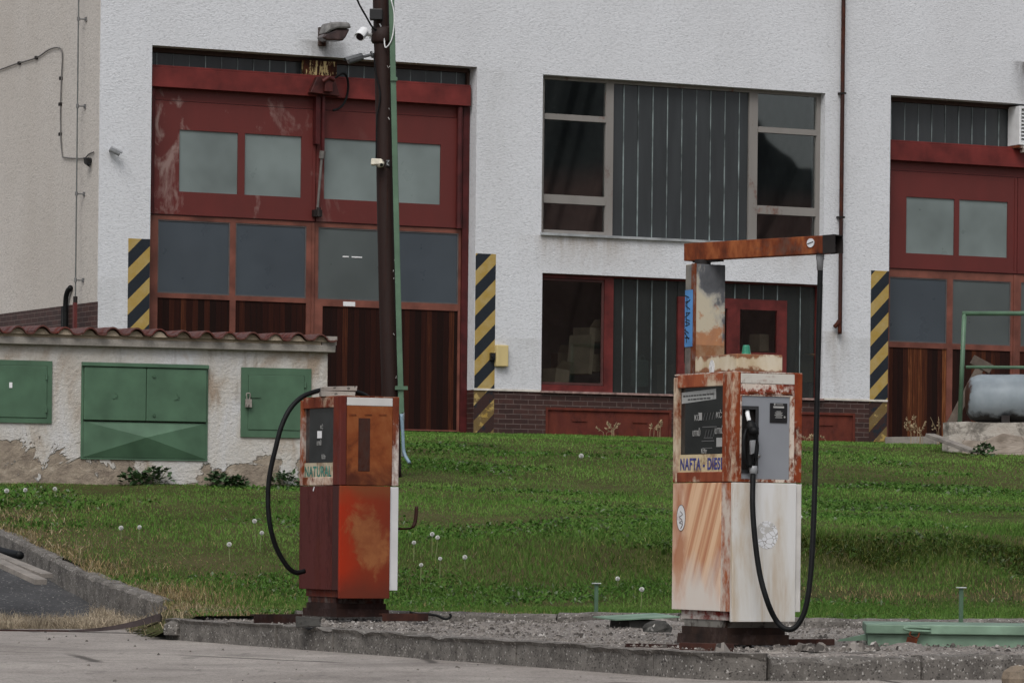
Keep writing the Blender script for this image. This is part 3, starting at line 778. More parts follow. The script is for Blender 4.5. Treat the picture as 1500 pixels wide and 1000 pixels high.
bullet_camera(on_wall(160, 221), TH - .35, -.45, .17, .042, M_greypl, 'small grey camera on the white wall beside the building corner', ((0, .03, 0), (.06, -.08, .0)))
o = wd(on_side(133, 236)); f = Fr(o, TH + R_(200))
t = fempty('security_camera', f, 'small black camera box low on the beige side wall near the corner', 'camera')
q = MB(); q.tube([(-.01, 0, .0), (.06, 0, .0)], .05, 12); q.build('bracket', M_blackpl, t)
q = MB(); q.hexa([(.03, -.05, -.07), (.05, .04, -.1), (.11, .05, -.08), (.09, -.05, -.04)], [(.03, -.05, .03), (.05, .05, .02), (.13, .05, .04), (.11, -.05, .05)]); q.build('camera_body', M_blackpl, t, bevel=.008)
q = MB(); q.tube([(.085, .08, -.06), (.08, .045, -.05)], .02, 10); q.build('lens', M_lens, t)
# bent black conduit on the brick foot
c0 = on_side(101, 470); f = Fr(B.wd(-.06, c0.y, c0.z - .7)); t = fempty('conduit_stub', f, 'black bent conduit standing against the dark brick foot of the beige wall', 'conduit')
q = MB(); q.tube(spline([(0, 0, 0), (0, 0, .5), (0, .01, .95), (.0, -.05, 1.12), (.02, -.16, 1.20)], 6), .04, 8); q.tube([(0, .12, 0), (0, .12, .92)], .03, 8); q.build('pipe_run', M_rubber, t, True)

# ---- boxes in the room behind the lower window
def carton(px, py, y, w_, d_, h_, rot, label, tilt=0.0, mat=M_card, flap=True):
    x, z = B.on_y(px, py, y); f = Fr(B.wd(x, y, z), TH + rot); t = fempty('cardboard_box', f, label, 'box')
    q = MB(); q.plate(-w_ / 2, w_ / 2, 0, h_, -d_ / 2, -d_ / 2 + .01); q.box(-w_ / 2, -w_ / 2 + .01, -d_ / 2 + .01, d_ / 2, 0, h_); q.box(w_ / 2 - .01, w_ / 2, -d_ / 2 + .01, d_ / 2, 0, h_); q.box(-w_ / 2 + .01, w_ / 2 - .01, d_ / 2 - .01, d_ / 2, 0, h_); q.box(-w_ / 2 + .01, w_ / 2 - .01, -d_ / 2 + .01, d_ / 2 - .01, 0, .01)
    b = q.build('carton', mat, t)
    if flap:
        q = MB(); q.hexa([(-w_ / 2, -d_ / 2 - .002, h_ + .001), (w_ / 2, -d_ / 2 - .002, h_ + .001), (w_ / 2, -d_ / 2 + .006, h_ + .001), (-w_ / 2, -d_ / 2 + .006, h_ + .001)], [(-w_ / 2 + .02, -d_ / 2 - .09, h_ + .12), (w_ / 2 - .02, -d_ / 2 - .09, h_ + .12), (w_ / 2 - .02, -d_ / 2 - .082, h_ + .12), (-w_ / 2 + .02, -d_ / 2 - .082, h_ + .12)]); q.build('flap', M_cardd, t)
    t.rotation_euler = (0, tilt, TH + rot)
    return t
carton(866, 501, .55, .42, .4, .22, .25, 'open cardboard box with a white label, highest behind the lower left pane', .0)
carton(866, 545, .52, .40, .4, .28, .2, 'cardboard box under the open one behind the lower left pane', 0, M_cardd, False)
carton(848, 548, .42, .10, .42, .62, .5, 'tall folded cardboard leaning between the boxes behind the lower left pane', .14, M_card, False)
carton(813, 563, .42, .3, .3, .24, .3, 'cardboard box in the bottom left corner of the lower window', .1)
carton(836, 545, 1.6, .55, .4, .3, -.2, 'dim cardboard box on the floor at the back of the room', 0, M_cardd)
carton(985, 573, .4, .4, .3, .42, .1, 'flat cardboard box behind the glass channels left of the rusty mast', 0, M_cardd, False)
carton(1112, 515, .7, .2, .25, .28, .2, 'upright cardboard box behind the small casement pane', 0, M_card, False)
carton(1180, 560, .4, .3, .3, .34, -.2, 'cardboard box behind the glass channels at the window right end', 0, M_card)
f = Fr(B.wd(B.on_y(937, 566, .4)[0], .4, B.on_y(937, 566, .4)[1]), TH + .2); t = fempty('canister', f, 'pale green plastic canister behind the glass channels', 'canister')
q = MB(); q.box(-.12, .12, -.09, .09, 0, .42); q.build('canister_body', M_can, t, bevel=.03)
q = MB(); q.tube([(-.06, 0, .42), (-.06, 0, .47)], .03, 10); q.build('cap', M_can, t)
q = MB(); q.tube(spline([(.0, 0, .42), (.02, 0, .49), (.08, 0, .49), (.1, 0, .42)], 4), .012, 6); q.build('handle', M_can, t)
# ------------------------------------------------------------------ ground
_t = np.array([20, 26.5, 28.5, 31, 32.5, 34, 36, 40, 44, 48, 52, 57, 70.])
_zm = np.array([-.70, -.66, -.60, -.50, -.33, -.05, .12, .35, .64, 1.06, 1.36, 1.55, 1.56])
_zl = np.array([-.70, -.66, -.64, -.66, -.60, -.44, -.18, .28, .62, 1.05, 1.36, 1.55, 1.56])
_tt = np.linspace(20, 70, 1001)
def _sm(v):
    a = np.interp(_tt, _t, v); k = np.hanning(31); k /= k.sum(); return np.convolve(np.pad(a, 15, 'edge'), k, 'valid')
_fm, _fl = _sm(_zm), _sm(_zl)
def sstep(a, b, x): x = np.clip((x - a) / (b - a), 0, 1); return x * x * (3 - 2 * x)
def tz(s, t):
    s = np.asarray(s, float); t = np.asarray(t, float)
    w = sstep(14.0, 19.5, s)
    z = np.interp(t, _tt, _fl) * (1 - w) + np.interp(t, _tt, _fm) * w
    a = sstep(28.5, 31, t) * (1 - sstep(54, 57, t))
    z = z - np.where((t < 31.9) & (s < 12.9), np.clip(slw(t) - s, 0, .5) * .45, 0)
    bank = sstep(17, 21, s) * np.exp(-((t - 33.3) / 1.6) ** 2)
    return z + a * (.014 * np.sin(s * 1.9 + t * .7) * np.sin(t * 1.3 + 1) + .008 * np.sin(s * 4.1 - t * 2.2)) + bank * .06 * np.sin(s * 3.3 + np.sin(t * 2) * 1.5)
def tzf(s, t): return float(tz(s, t))
def onlawn(px, py, y0=26.0, y1=66.0):
    r = ray(px, py); Y = y0; last = y0
    while Y < y1:
        p = r * Y; s, t = ST(p)
        if p.z <= tzf(s, t) + 1e-4:
            return Vector((p.x, p.y, tzf(s, t)))
        Y += .05
    return r * y1
def ground_at(px, Y):
    p = ray(px, 781) * Y; s, t = ST(p); return Vector((p.x, p.y, tzf(s, t)))

ZROAD, ZISL = -.83, -.68
q = MB(); q.add([W(-400, -500, ZROAD), W(500, -500, ZROAD), W(500, 27.5, ZROAD), W(-400, 27.5, ZROAD)], [(0, 1, 2, 3)])
q.add([W(-400, 27.5, ZROAD), W(12.9, 27.5, ZROAD), W(13.0, 33.2, ZROAD), W(-400, 33.2, ZROAD)], [(0, 1, 2, 3)])
q.add([W(-400, 33.2, ZROAD), W(500, 33.2, ZROAD - .4), W(500, 600, ZROAD - .4), W(-400, 600, ZROAD - .4)], [(0, 1, 2, 3)])
road = q.build('road', M_road); tag(road, kind='structure')

# island of rough concrete, slightly heaved
IS = [(11.66, 20.5), (34, 20.78), (34, 28.9), (11.66, 28.9)]
def grid(name, s0, s1, t0, t1, step, zf, inside, mat):
    ns, nt_ = int((s1 - s0) / step) + 1, int((t1 - t0) / step) + 1
    S, T = np.meshgrid(np.linspace(s0, s1, ns), np.linspace(t0, t1, nt_), indexing='ij')
    Z = zf(S, T); P = np.stack([S * cu - T * su, S * su + T * cu, Z], -1).reshape(-1, 3)
    cS, cT = (S[:-1, :-1] + S[1:, 1:]) / 2, (T[:-1, :-1] + T[1:, 1:]) / 2
    ok = inside(cS, cT)
    idx = np.arange(ns * nt_).reshape(ns, nt_)
    F = np.stack([idx[:-1, :-1], idx[1:, :-1], idx[1:, 1:], idx[:-1, 1:]], -1)[ok]
    used = np.unique(F); rem = np.full(ns * nt_, -1); rem[used] = np.arange(len(used))
    me = bpy.data.meshes.new(name); me.vertices.add(len(used)); me.vertices.foreach_set('co', P[used].astype('f4').ravel())
    me.loops.add(len(F) * 4); me.loops.foreach_set('vertex_index', rem[F].astype('i4').ravel())
    me.polygons.add(len(F)); me.polygons.foreach_set('loop_start', np.arange(0, len(F) * 4, 4, dtype='i4')); me.polygons.foreach_set('loop_total', np.full(len(F), 4, 'i4'))
    me.polygons.foreach_set('use_smooth', np.ones(len(F), bool)); me.update(calc_edges=True); me.validate()
    o = bpy.data.objects.new(name, me); col.objects.link(o); me.materials.append(mat); return tag(o, kind='structure')
def nz(S, T, k, seed=0.0):
    out = np.empty(S.shape)
    f = out.ravel(); a = S.ravel(); b = T.ravel()
    for i in range(len(f)): f[i] = mnoise.noise((a[i] * k, b[i] * k, seed))
    return out
def zi(S, T):
    rough = sstep(20.6, 21.0, T) * sstep(11.8, 12.2, S)
    n = nz(S, T, 2.2, 1) * .022 + nz(S, T, 6.5, 2) * .014
    br = np.exp(-((S - 13.2) / 1.0) ** 2 - ((T - 21.25) / .35) ** 2) * (nz(S, T, 3.1, 5) - .1) * .09
    hump = np.exp(-((S - 14.5) / .45) ** 2 - ((T - 26.9) / .4) ** 2) * .05 * (1 + nz(S, T, 5, 8))
    edge_ = -.06 * (1 - sstep(20.5, 20.64, T)) - .045 * (1 - sstep(11.66, 11.8, S))
    return ZISL + edge_ + n * (.35 + .65 * rough) + br + hump
grid('island_surface', 11.66, 18.5, 20.5, 29.3, .045, zi, lambda s, t: (s > 0) & ~((s < 12.3) & (t > 28.85)), M_island)

EDGE = [(11.75, 28.8), (12.6, 28.95), (13.5, 28.75), (14.3, 28.15), (15.0, 27.5), (15.7, 26.5), (17.0, 26.1), (40, 25.8)]
_es = np.array([e[0] for e in EDGE]); _et = np.array([e[1] for e in EDGE])
def slw(t): return np.where(t < 32.2, np.interp(t, [28.8, 32.2], [11.75, 12.80]), np.interp(t, [32.2, 47], [12.80, 14.1]))
def in_lawn(s, t): return (t > np.interp(s, _es, _et)) & (s > slw(t))
grid('lawn_ground', 11.4, 42, 25.6, 57.1, .12, lambda S, T: np.where(in_lawn(S, T) | (S < 12.6), tz(S, T) - .005, np.maximum(tz(S, T) - .16, ZROAD + .01)), lambda s, t: (in_lawn(s, t + .25) & (s > 12.4)) | (in_lawn(s + .35, t) & (t < 31.6)) | in_lawn(s, t), M_soil)
def zd(S, T): return np.maximum(np.interp(T, _tt, _fl) - .24, ZROAD + .004) + nz(S, T, 1.7, 4) * .012
grid('driveway', 5, 14.2, 32.3, 52, .15, zd, lambda s, t: s < slw(t) + .12, M_asph)

# kerb stones: one run of them, each stone its own block with a worn, chipped top
def kerb_run(q, pts, w_, h_, ztop, ln, chip=.012):
    """pts: s,t polyline; ztop(s,t)"""
    P = [Vector((a, b, 0)) for a, b in pts]
    L_ = [0.0]
    for a, b in zip(P[:-1], P[1:]): L_.append(L_[-1] + (b - a).length)
    def pos(d):
        for i in range(len(P) - 1):
            if d <= L_[i + 1] or i == len(P) - 2:
                dd = (P[i + 1] - P[i]).normalized(); return P[i] + dd * (d - L_[i]), dd
    d = 0.0
    while d < L_[-1] - .05:
        e = min(L_[-1], d + ln * rnd.uniform(.85, 1.12)); m = 8; dz = rnd.uniform(-.010, .010); ds = rnd.uniform(-.008, .008)
        ring = []
        for i in range(m + 1):
            p, dd = pos(d + .006 + (e - d - .012) * i / m); nrm = Vector((-dd.y, dd.x, 0)); sec = []
            for (a, z_) in ((0, -h_), (0, -.03), (.02, -.004), (w_ * .5, .0), (w_, -.006), (w_, -h_)):
                c = rnd.uniform(-chip, chip * .3) if z_ > -.05 else 0
                if z_ > -.05 and a < .03 and rnd.random() < .16: c -= rnd.uniform(.006, .028)
                pp = p + nrm * (a + ds + (rnd.uniform(-chip, chip) if z_ > -.05 else 0))
                sec.append(W(pp.x, pp.y, ztop(pp.x, pp.y) + z_ + dz + c))
            ring.append(sec)
        n = 6; vs = [v for r_ in ring for v in r_]; fs = [tuple(range(n)), tuple(m * n + k for k in range(n))[::-1]]
        for i in range(m):
            for k in range(n): fs.append((i * n + k, (i + 1) * n + k, (i + 1) * n + (k + 1) % n, i * n + (k + 1) % n))
        q.add(vs, fs); d = e
q = MB()
isl = lambda s, t: ZISL + .012
kerb_run(q, [(11.55, 28.95), (11.55, 20.8), (11.62, 20.55), (11.85, 20.4)][::-1], -.14, .30, isl, .98, .006)
kerb_run(q, [(11.86, 20.37), (34, 20.37)], .15, .32, lambda s, t: ZISL - .008, 1.0, .009)
k1 = q.build('kerb', M_kerb, None, False); tag(k1, kind='structure')
q = MB(); kerb_run(q, [(a, b - .06) for a, b in EDGE[1:]], .11, .30, lambda s, t: ZISL + .075 + .008 * math.sin(s * 3), .95, .010)
k2 = q.build('kerb', M_kerb); tag(k2, kind='structure')
q = MB(); kerb_run(q, [(float(slw(t)) - .05, t) for t in (32.1, 47)][::-1], .16, .40, lambda s, t: float(np.interp(t, [32, 34, 36, 38, 40, 44, 47], [-.615, -.46, -.22, .02, .20, .62, .98])) + .02, .98, .006)
k3 = q.build('kerb', M_kerb); tag(k3, kind='structure')

# wooded hill seen only in the window glass, slope browned for a reflected roof
q = MB(); vs = []; n = 900
for i in range(n + 1):
    az = R_(-10 + 125 * i / n)
    dx, dy = math.sin(az), -math.cos(az)
    h = 1.6 * abs(mnoise.noise((i * 2.9, 5, 3))) + 1.2 * mnoise.noise((i * 7.3, 5, 1)) + float(np.interp(i / n, [0, .3, .5, .582, .592, .5975, .6014, .606, .63, .7, 1], [40, 55, 64, 66, 57, 49.5, 45, 43, 38, 32, 34])) + 2.2 * mnoise.noise((i * .12, 0, 3)) + 1.2 * mnoise.noise((i * .43, 2, 3))
    for d, z_ in ((150, ZROAD - .5), (230, 5), (330, 15), (400, float(h)), (440, 2)): vs.append((dx * d, dy * d, z_))
q.add(vs, [(i * 5 + k, (i + 1) * 5 + k, (i + 1) * 5 + k + 1, i * 5 + k + 1) for i in range(n) for k in range(4)])
mh = Mt('hill_slope', .95, .05); _x, _y, _z = mh.xyz(); _n = mh.noise(.02, 6)
mh.col(mh.mix(mh.ramp(mh.math('MULTIPLY', mh.math('ADD', _z, mh.math('MULTIPLY', _n, 12)), .01), [(.43, 0.0), (.47, 1.0)]), mh.ramp(_n, [(.4, (.19, .115, .10, 1)), (.6, (.13, .085, .075, 1))]), (.07, .078, .078, 1))); hill = q.build('hill', mh.m); tag(hill, kind='structure')

# ------------------------------------------------------------------ grass
G = np.random.default_rng(5)
def blades(name, N, box, dens, hgt, wid, colf, bend=.5, mat=None, inside=in_lawn, kind='stuff', label=None, cat=None):
    s = G.uniform(box[0], box[1], N); t = G.uniform(box[2], box[3], N)
    X = s * cu - t * su; Y = s * su + t * cu
    ok = inside(s, t) & (np.abs(X) < .128 * Y + 3.0) & (G.random(N) < np.clip(dens(s, t, Y), 0, 1))
    s, t, Y = s[ok], t[ok], Y[ok]; n = len(s)
    z = tz(s, t); h = hgt(s, t, n); wd_ = wid(Y, n)
    yaw = G.uniform(0, 2 * np.pi, n); by = G.uniform(0, 2 * np.pi, n); bd = h * G.uniform(.1, bend, n) * 1.4
    base = np.stack([s * cu - t * su, s * su + t * cu, z - .01], -1)
    dw = np.stack([np.cos(yaw), np.sin(yaw), np.zeros(n)], -1) * wd_[:, None] * .5
    db = np.stack([np.cos(by), np.sin(by), np.zeros(n)], -1)
    up = np.zeros((n, 3)); up[:, 2] = 1
    m = base + up * (h * .6)[:, None] + db * (bd * .35)[:, None]
    tip = base + up * (h * np.clip(1.05 - (bd / h) * .35, .35, 1))[:, None] + db * bd[:, None]
    V = np.stack([base - dw, base + dw, m + dw * .8, m - dw * .8, tip], 1).reshape(-1, 3)
    o5 = (np.arange(n) * 5)[:, None]
    li = np.concatenate([o5 + np.array([[0, 1, 2, 3]]), o5 + np.array([[3, 2, 4]])], 1)
    me = bpy.data.meshes.new(name); me.vertices.add(n * 5); me.vertices.foreach_set('co', V.astype('f4').ravel())
    me.loops.add(n * 7); me.loops.foreach_set('vertex_index', li.astype('i4').ravel())
    ls = np.stack([np.arange(n) * 7, np.arange(n) * 7 + 4], 1); lt = np.tile([4, 3], (n, 1))
    me.polygons.add(n * 2); me.polygons.foreach_set('loop_start', ls.astype('i4').ravel()); me.polygons.foreach_set('loop_total', lt.astype('i4').ravel())
    me.update(calc_edges=True)
    c = colf(s, t, n); c4 = np.concatenate([c, np.ones((n, 1))], 1)
    at_ = me.color_attributes.new('tint', 'FLOAT_COLOR', 'POINT'); at_.data.foreach_set('color', np.repeat(c4, 5, 0).astype('f4').ravel())
    o = bpy.data.objects.new(name, me); col.objects.link(o); me.materials.append(mat or M_grass)
    return tag(o, label, cat, None, kind)
def fastn(s, t, k, seed):
    r = np.random.default_rng(seed); v = np.zeros_like(s)
    for i in range(6):
        a = r.uniform(0, 2 * np.pi); f = k * r.uniform(.6, 2.2); v += np.sin((s * np.cos(a) + t * np.sin(a)) * f + r.uniform(0, 6.3))
    return v / 3.2
def bankw(s, t): return sstep(16.5, 19.5, s) * np.exp(-((t - 33.3 - .25 * np.sin(s * 1.3)) / .95) ** 2)
def bare(s, t): return np.clip(sstep(17.2, 18.5, s) * np.exp(-((t - 30.7 - .25 * np.sin(s * 2.1)) / .75) ** 2) * (1.0 + .6 * fastn(s, t, 2.5, 3)), 0, 1)
def dryw(s, t):
    d = np.abs(s - slw(t))
    return np.clip(np.exp(-np.clip(d, 0, 9) / .55) * (.9 + .6 * fastn(s, t, 3, 9)), 0, 1) * (t > 28.9) + .6 * np.exp(-((t - np.interp(s, _es, _et)) / .35) ** 2)
def gcol(s, t, n):
    a = np.array([.066, .144, .025]); b = np.array([.122, .215, .048]); dk = np.array([.036, .088, .014]); ye = np.array([.26, .25, .09]); br = np.array([.22, .165, .085])
    u = np.clip(.5 + .42 * fastn(s, t, 1.1, 1) + G.normal(0, .2, n), 0, 1)[:, None]
    c = a * (1 - u) + b * u
    c = c * (1 + .30 * sstep(34.5, 37, t) * np.ones(n))[:, None] + np.array([.004, .012, .002]) * sstep(34.5, 37, t)[:, None]
    v = np.clip(fastn(s, t, .7, 2) * .5 - .15, 0, .45)[:, None]; c = c * (1 - v) + dk * v
    bk = np.clip(bankw(s, t) * (1.0 + .35 * fastn(s, t, 2, 4)), 0, .95)[:, None]; c = c * (1 - bk) + (dk * .42 + np.array([.018, .006, 0])) * bk
    y = (G.random(n) < .07 + .10 * bankw(s, t))[:, None] * G.uniform(.3, .9, (n, 1)); c = c * (1 - y) + ye * y
    d = np.clip(dryw(s, t) * 1.1 + .5 * bare(s, t), 0, .9); k = (G.random(n) < d)[:, None]; c = np.where(k, br * G.uniform(.6, 1.9, (n, 1)), c)
    return c
ymean = 30.0
gr = blades('grass', 1750000, (11.6, 36, 25.8, 57), lambda s, t, Y: (.9 * (31 / Y) ** 2 + .03) * (1 - .85 * bare(s, t)) * (.8 + .2 * (fastn(s, t, 2.2, 8) > -.3)),
            lambda s, t, n: G.uniform(.025, .07, n) * (1 + .45 * fastn(s, t, 1.6, 6)) * (1 + .8 * bankw(s, t)) * (1 - .42 * sstep(34.5, 38, t)),
            lambda Y, n: .0042 * (Y / 30) ** 1.1 * G.uniform(.7, 1.3, n), gcol, .9, label='short green lawn grass with darker and straw coloured patches', cat='grass')
# broad weed leaves low in the grass
def lcol(s, t, n):
    u = G.random((n, 1)); c = np.array([.05, .125, .020]) * (1 - u) + np.array([.098, .19, .040]) * u
    k = (G.random(n) < .10)[:, None]; c = np.where(k, np.array([.17, .21, .13]), c)
    bw = np.clip(bankw(s, t), 0, .6)[:, None]; return c * (1 - bw) + np.array([.045, .062, .018]) * bw
blades('ground_cover', 420000, (11.6, 30, 25.8, 50), lambda s, t, Y: .8 * (31 / Y) ** 2 * np.clip((fastn(s, t, 1.5, 12) - .05) * 1.3 + 1.1 * np.exp(-((t - np.interp(s, _es, _et)) / 1.6) ** 2) + 1.6 * bankw(s, t), 0, 1) * (1 - .8 * bare(s, t)) * (1 - .8 * np.clip(dryw(s, t), 0, 1)),
       lambda s, t, n: G.uniform(.03, .06, n) * (1 + .6 * bankw(s, t)), lambda Y, n: .020 * G.uniform(.6, 1.5, n) * (Y / 32), lcol, 2.2, label='broad weed leaves growing low in the lawn', cat='weeds')
blades('dry_grass', 260000, (11.6, 26, 25.8, 48), lambda s, t, Y: .55 * np.clip(dryw(s, t) - .15, 0, 1) * (31 / Y) + .012 * bankw(s, t),
       lambda s, t, n: G.uniform(.03, .11, n), lambda Y, n: .0042 * (Y / 31) * G.uniform(.7, 1.3, n), lambda s, t, n: np.array([.42, .335, .22]) * G.uniform(.4, 1.2, (n, 1)), 1.6, label='pale dry grass along the kerb of the driveway', cat='dry grass', inside=lambda s, t: in_lawn(s, t) | ((s > slw(t) - .42) & (t > 28.95) & (t < 31.9)))
# dry growth over the low edge of the driveway
def in_dr(s, t): return (s < slw(t) - .15) & (t > 32.0) & (t < 33.4) & (fastn(s, t, 2.5, 21) > -.35)
_tz0 = tz
def tz(s, t): return np.maximum(np.interp(t, _tt, _fl) - .24, ZROAD)
blades('dry_grass', 60000, (9, 13.2, 32.0, 33.4), lambda s, t, Y: .5 + 0 * s, lambda s, t, n: G.uniform(.02, .16, n), lambda Y, n: .005 * G.uniform(.7, 1.3, n),
       lambda s, t, n: np.array([.50, .42, .31]) * G.uniform(.45, 1.2, (n, 1)), 1.6, inside=in_dr, label='pale dry weeds over the dark asphalt at the foot of the driveway', cat='dry grass')
tz = _tz0

# grit and small stones lying on the island and road
def pebbles(name, N, area, zf, rmin, rmax, label):
    q = MB()
    for _ in range(N):
        s, t = area(); r = rmin + (rmax - rmin) * rnd.random() ** 3; p = W(s, t, zf(s, t) + r * .2)
        a = rnd.random() * 6.28; vs = []
        for k in range(5): an = a + k * 1.2566; rr = r * rnd.uniform(.7, 1.2); vs.append(p + Vector((math.cos(an) * rr, math.sin(an) * rr, -r * .3)))
        for k in range(3): an = a + k * 2.094; rr = r * rnd.uniform(.3, .7); vs.append(p + Vector((math.cos(an) * rr, math.sin(an) * rr, r * rnd.uniform(.3, .8))))
        q.add(vs, [(0, 1, 6, 5), (1, 2, 6), (2, 3, 7, 6), (3, 4, 7), (4, 0, 5, 7), (5, 6, 7)])
    m = Mt(name, .9, .1); v = m.vor(14, 'F1', None, 'Color'); sp_ = m.n('ShaderNodeSeparateColor'); m.put(sp_.inputs[0], v)
    m.col(m.ramp(sp_.outputs[0], [(0, (.05, .045, .042, 1)), (.5, (.15, .135, .122, 1)), (.9, (.25, .23, .21, 1)), (1, (.42, .40, .38, 1))]))
    o = q.build(name, m.m); return tag(o, label, 'gravel', None, 'stuff')
pebbles('gravel', 11000, lambda: (11.7 + 7 * rnd.random() ** 1.3, rnd.uniform(20.5, 28.6)), lambda s, t: ZISL + .012, .003, .015, 'loose grit and small stones on the pump island')
pebbles('gravel', 420, lambda: (rnd.uniform(6, 14), rnd.uniform(16, 31)) , lambda s, t: ZROAD, .004, .022, 'scattered small stones on the worn road') if False else None
pebbles('gravel', 420, lambda: (11.8 + 6 * rnd.random() ** 1.3, rnd.uniform(20.6, 28.4)), lambda s, t: ZISL + .008, .014, .030, 'bigger stones and broken bits of concrete on the pump island')
pebbles('gravel', 34, lambda: (rnd.gauss(12.55, .3), rnd.uniform(20.65, 21.15)), lambda s, t: ZISL + .012, .02, .065, 'broken bits of concrete in front of the white pump')
def ra():
    while True:
        s, t = rnd.uniform(2, 18), rnd.uniform(14, 32)
        if not (s > 11.4 and t > 20.5): return s, t
pebbles('gravel', 900, ra, lambda s, t: ZROAD, .003, .017, 'scattered small stones on the worn road')
# ------------------------------------------------------------------ hut with green cabinet doors
HA = R_(20)
hp = at(478, 703, 46.0)
H = Fr((hp.x, hp.y, hp.z - .12), HA)
hut = fempty('meter_hut', H, 'low stained hut with a tiled edge and green metal cabinet doors on its front', 'hut')
hx = lambda px, py, y=0.0: H.on_y(px, py, y)[0]
hz = lambda px, py, y=0.0: H.on_y(px, py, y)[1]
zt = hz(240, 510); XL = -5.6
cabs = [(hx(-60, 575), hx(73, 575), hz(60, 617), hz(60, 531)), (hx(120, 600), hx(302.5, 600), hz(200, 672), hz(200, 534.5)), (hx(355, 590), hx(452.5, 590), hz(400, 638), hz(400, 541.5))]
q = MB(); q.plate(XL, 0, -.5, zt, 0, .22, [(c[0], c[1], c[2], c[3]) for c in cabs]); q.box(-.25, 0, .221, 2.4, -.5, zt); q.box(XL, XL + .25, .221, 2.4, -.5, zt); q.box(XL + .251, -.251, 2.15, 2.4, -.5, zt); q.box(XL + .251, -.251, .26, .30, -.5, zt)
q.build('wall', M_hut, hut)
zs1 = hz(240, 499, -.08); xr = hx(492, 505, -.08)
q = MB(); q.box(XL - .1, xr, -.08, 2.5, zt + .002, zs1, .004); sl = q.build('roof_slab', M_conc, hut, bevel=.008)
# tiles: a run of pantiles seen end on, mortar bedded under the waves
zb_, pit = zs1 + .035, (hx(420, 490, -.1) - hx(386.5, 490, -.1))
xe = hx(492, 490, -.1)
q = MB(); n = 16; vs = []; fs = []; k = 0
rows = [(-.16, 0.0), (.9, .028), (2.5, .07)]
nt_ = int((xe - XL) / pit) + 1
def wave(u):
    u = u % 1.0
    return .062 * max(0, math.sin(math.pi * min(1, u / .62))) ** .8 if u < .62 else -.012 * math.sin(math.pi * (u - .62) / .38)
for i in range(nt_):
    dx, dz, dy = rnd.uniform(-.006, .006), rnd.uniform(-.008, .008), rnd.uniform(-.02, .02)
    prof = [(xe - pit * (i + 1) + pit * j / n + dx, wave(j / n) + .012) for j in range(n + 1)]
    for (y0, a), (y1, b_) in zip(rows[:-1], rows[1:]):
        vs = []
        for (yy, zz_) in ((y0 + dy, a), (y1 + dy, b_)):
            vs += [(x, yy, zb_ + zz_ + w_ + dz + .018) for x, w_ in prof] + [(x, yy, zb_ + zz_ + w_ + dz) for x, w_ in prof]
        m = n + 1
        fs = []
        for j in range(n): fs += [(j, j + 1, 2 * m + j + 1, 2 * m + j), (m + j + 1, m + j, 3 * m + j, 3 * m + j + 1), (j, m + j, m + j + 1, j + 1)]
        fs += [(0, 2 * m, 3 * m, m), (n, m + n, 3 * m + n, 2 * m + n)]
        q.add(vs, fs)
q.build('tile_edge', M_tile, hut)
q = MB(); q.box(XL, xe - .16, -.07, .02, zs1 + .001, zb_ + .012, .004)
for i in range(nt_ - 1):
    x0 = xe - pit * (i + 1); poly = [(x0 - .01, zb_ + .0)] + [(x0 + pit * .62 * j / 8, zb_ + .006 + max(0, wave(.62 * j / 8) - .004)) for j in range(9)] + [(x0 + pit * .64, zb_)]
    q.prism(poly, -.10 + rnd.uniform(-.02, .01), 0)
q.build('mortar_bed', M_mortar, hut)
q = MB(); q.box(xe - .15, xe + .02, -.07, -.03, zs1 + .002, zs1 + .05); q.box(xe - .15, xe + .02, -.09, -.04, zs1 + .055, zs1 + .10); q.build('gable_block', M_slabst, hut)
def door(x0, x1, z0, z1, split, label, frame=.035):
    q = MB(); q.plate(x0 - .02, x1 + .02, z0 - .02, z1 + .02, -.02, .03, [(x0 + frame, x1 - frame, z0 + frame, z1 - frame)])
    fr = q.build('cabinet', M_green, hut, bevel=.004); tag(fr, label)
    xs = [x0 + frame + .003] + split + [x1 - frame - .003]
    for i, (a, b) in enumerate(zip(xs[:-1], xs[1:])):
        q = MB(); q.box(a + (.003 if i else 0), b - (.003 if i < len(xs) - 2 else 0), -.028, .02, z0 + frame + .003, z1 - frame - .003)
        q.build('door', M_green, fr, bevel=.005)
    return fr
# left one
a, b, c, d = cabs[0]; fr = door(a, b, c, d, [], 'green cabinet with a small white label, cut by the left edge')
q = MB(); q.box(hx(12.5, 565), hx(17, 565), -.034, -.03, hz(15, 568), hz(15, 560)); q.build('label_plate', M_paper, fr)
q = MB()
for z in (hz(66, 552), hz(66, 600)): q.tube([(hx(67, 575), -.035, z - .03), (hx(67, 575), -.035, z + .03)], .012, 6)
q.build('hinge', M_green, fr)
# middle: two doors over a pyramid-pressed hopper plate
a, b, c, d = cabs[1]; zm = hz(210, 618)
q = MB(); q.plate(a - .012, b + .012, c - .01, d + .02, -.015, .03, [(a + .012, b - .012, c + .01, d - .03)]); q.box(a - .01, b + .01, -.06, -.016, d - .025, d + .012); fr = q.build('cabinet', M_green, hut, bevel=.004); tag(fr, 'large green cabinet with two doors above a creased plate')
xm = hx(213, 575)
for e0, e1 in ((a + .014, xm - .003), (xm + .003, b - .014)):
    q = MB(); q.box(e0, e1, -.045, .02, zm + .012, d - .034); dr = q.build('door', M_green, fr, bevel=.006)
    cx = (e0 + e1) / 2
    q = MB()
    for sx, sz, ex_, ez in ((-.0, .12, .03, .08), (.03, .08, -.03, .05), (-.03, .05, .03, .06)): q.obox((cx + sx, -.047, zm + .2 + sz), (cx + ex_, -.047, zm + .2 + ez), .006, .008, (0, 1, 0))
    q.build('pressed_mark', M_green, dr)
q = MB()
for py in (551, 608): q.tube([(hx(224, py), -.046, hz(224, py)), (hx(224, py), -.058, hz(224, py))], .018, 10)
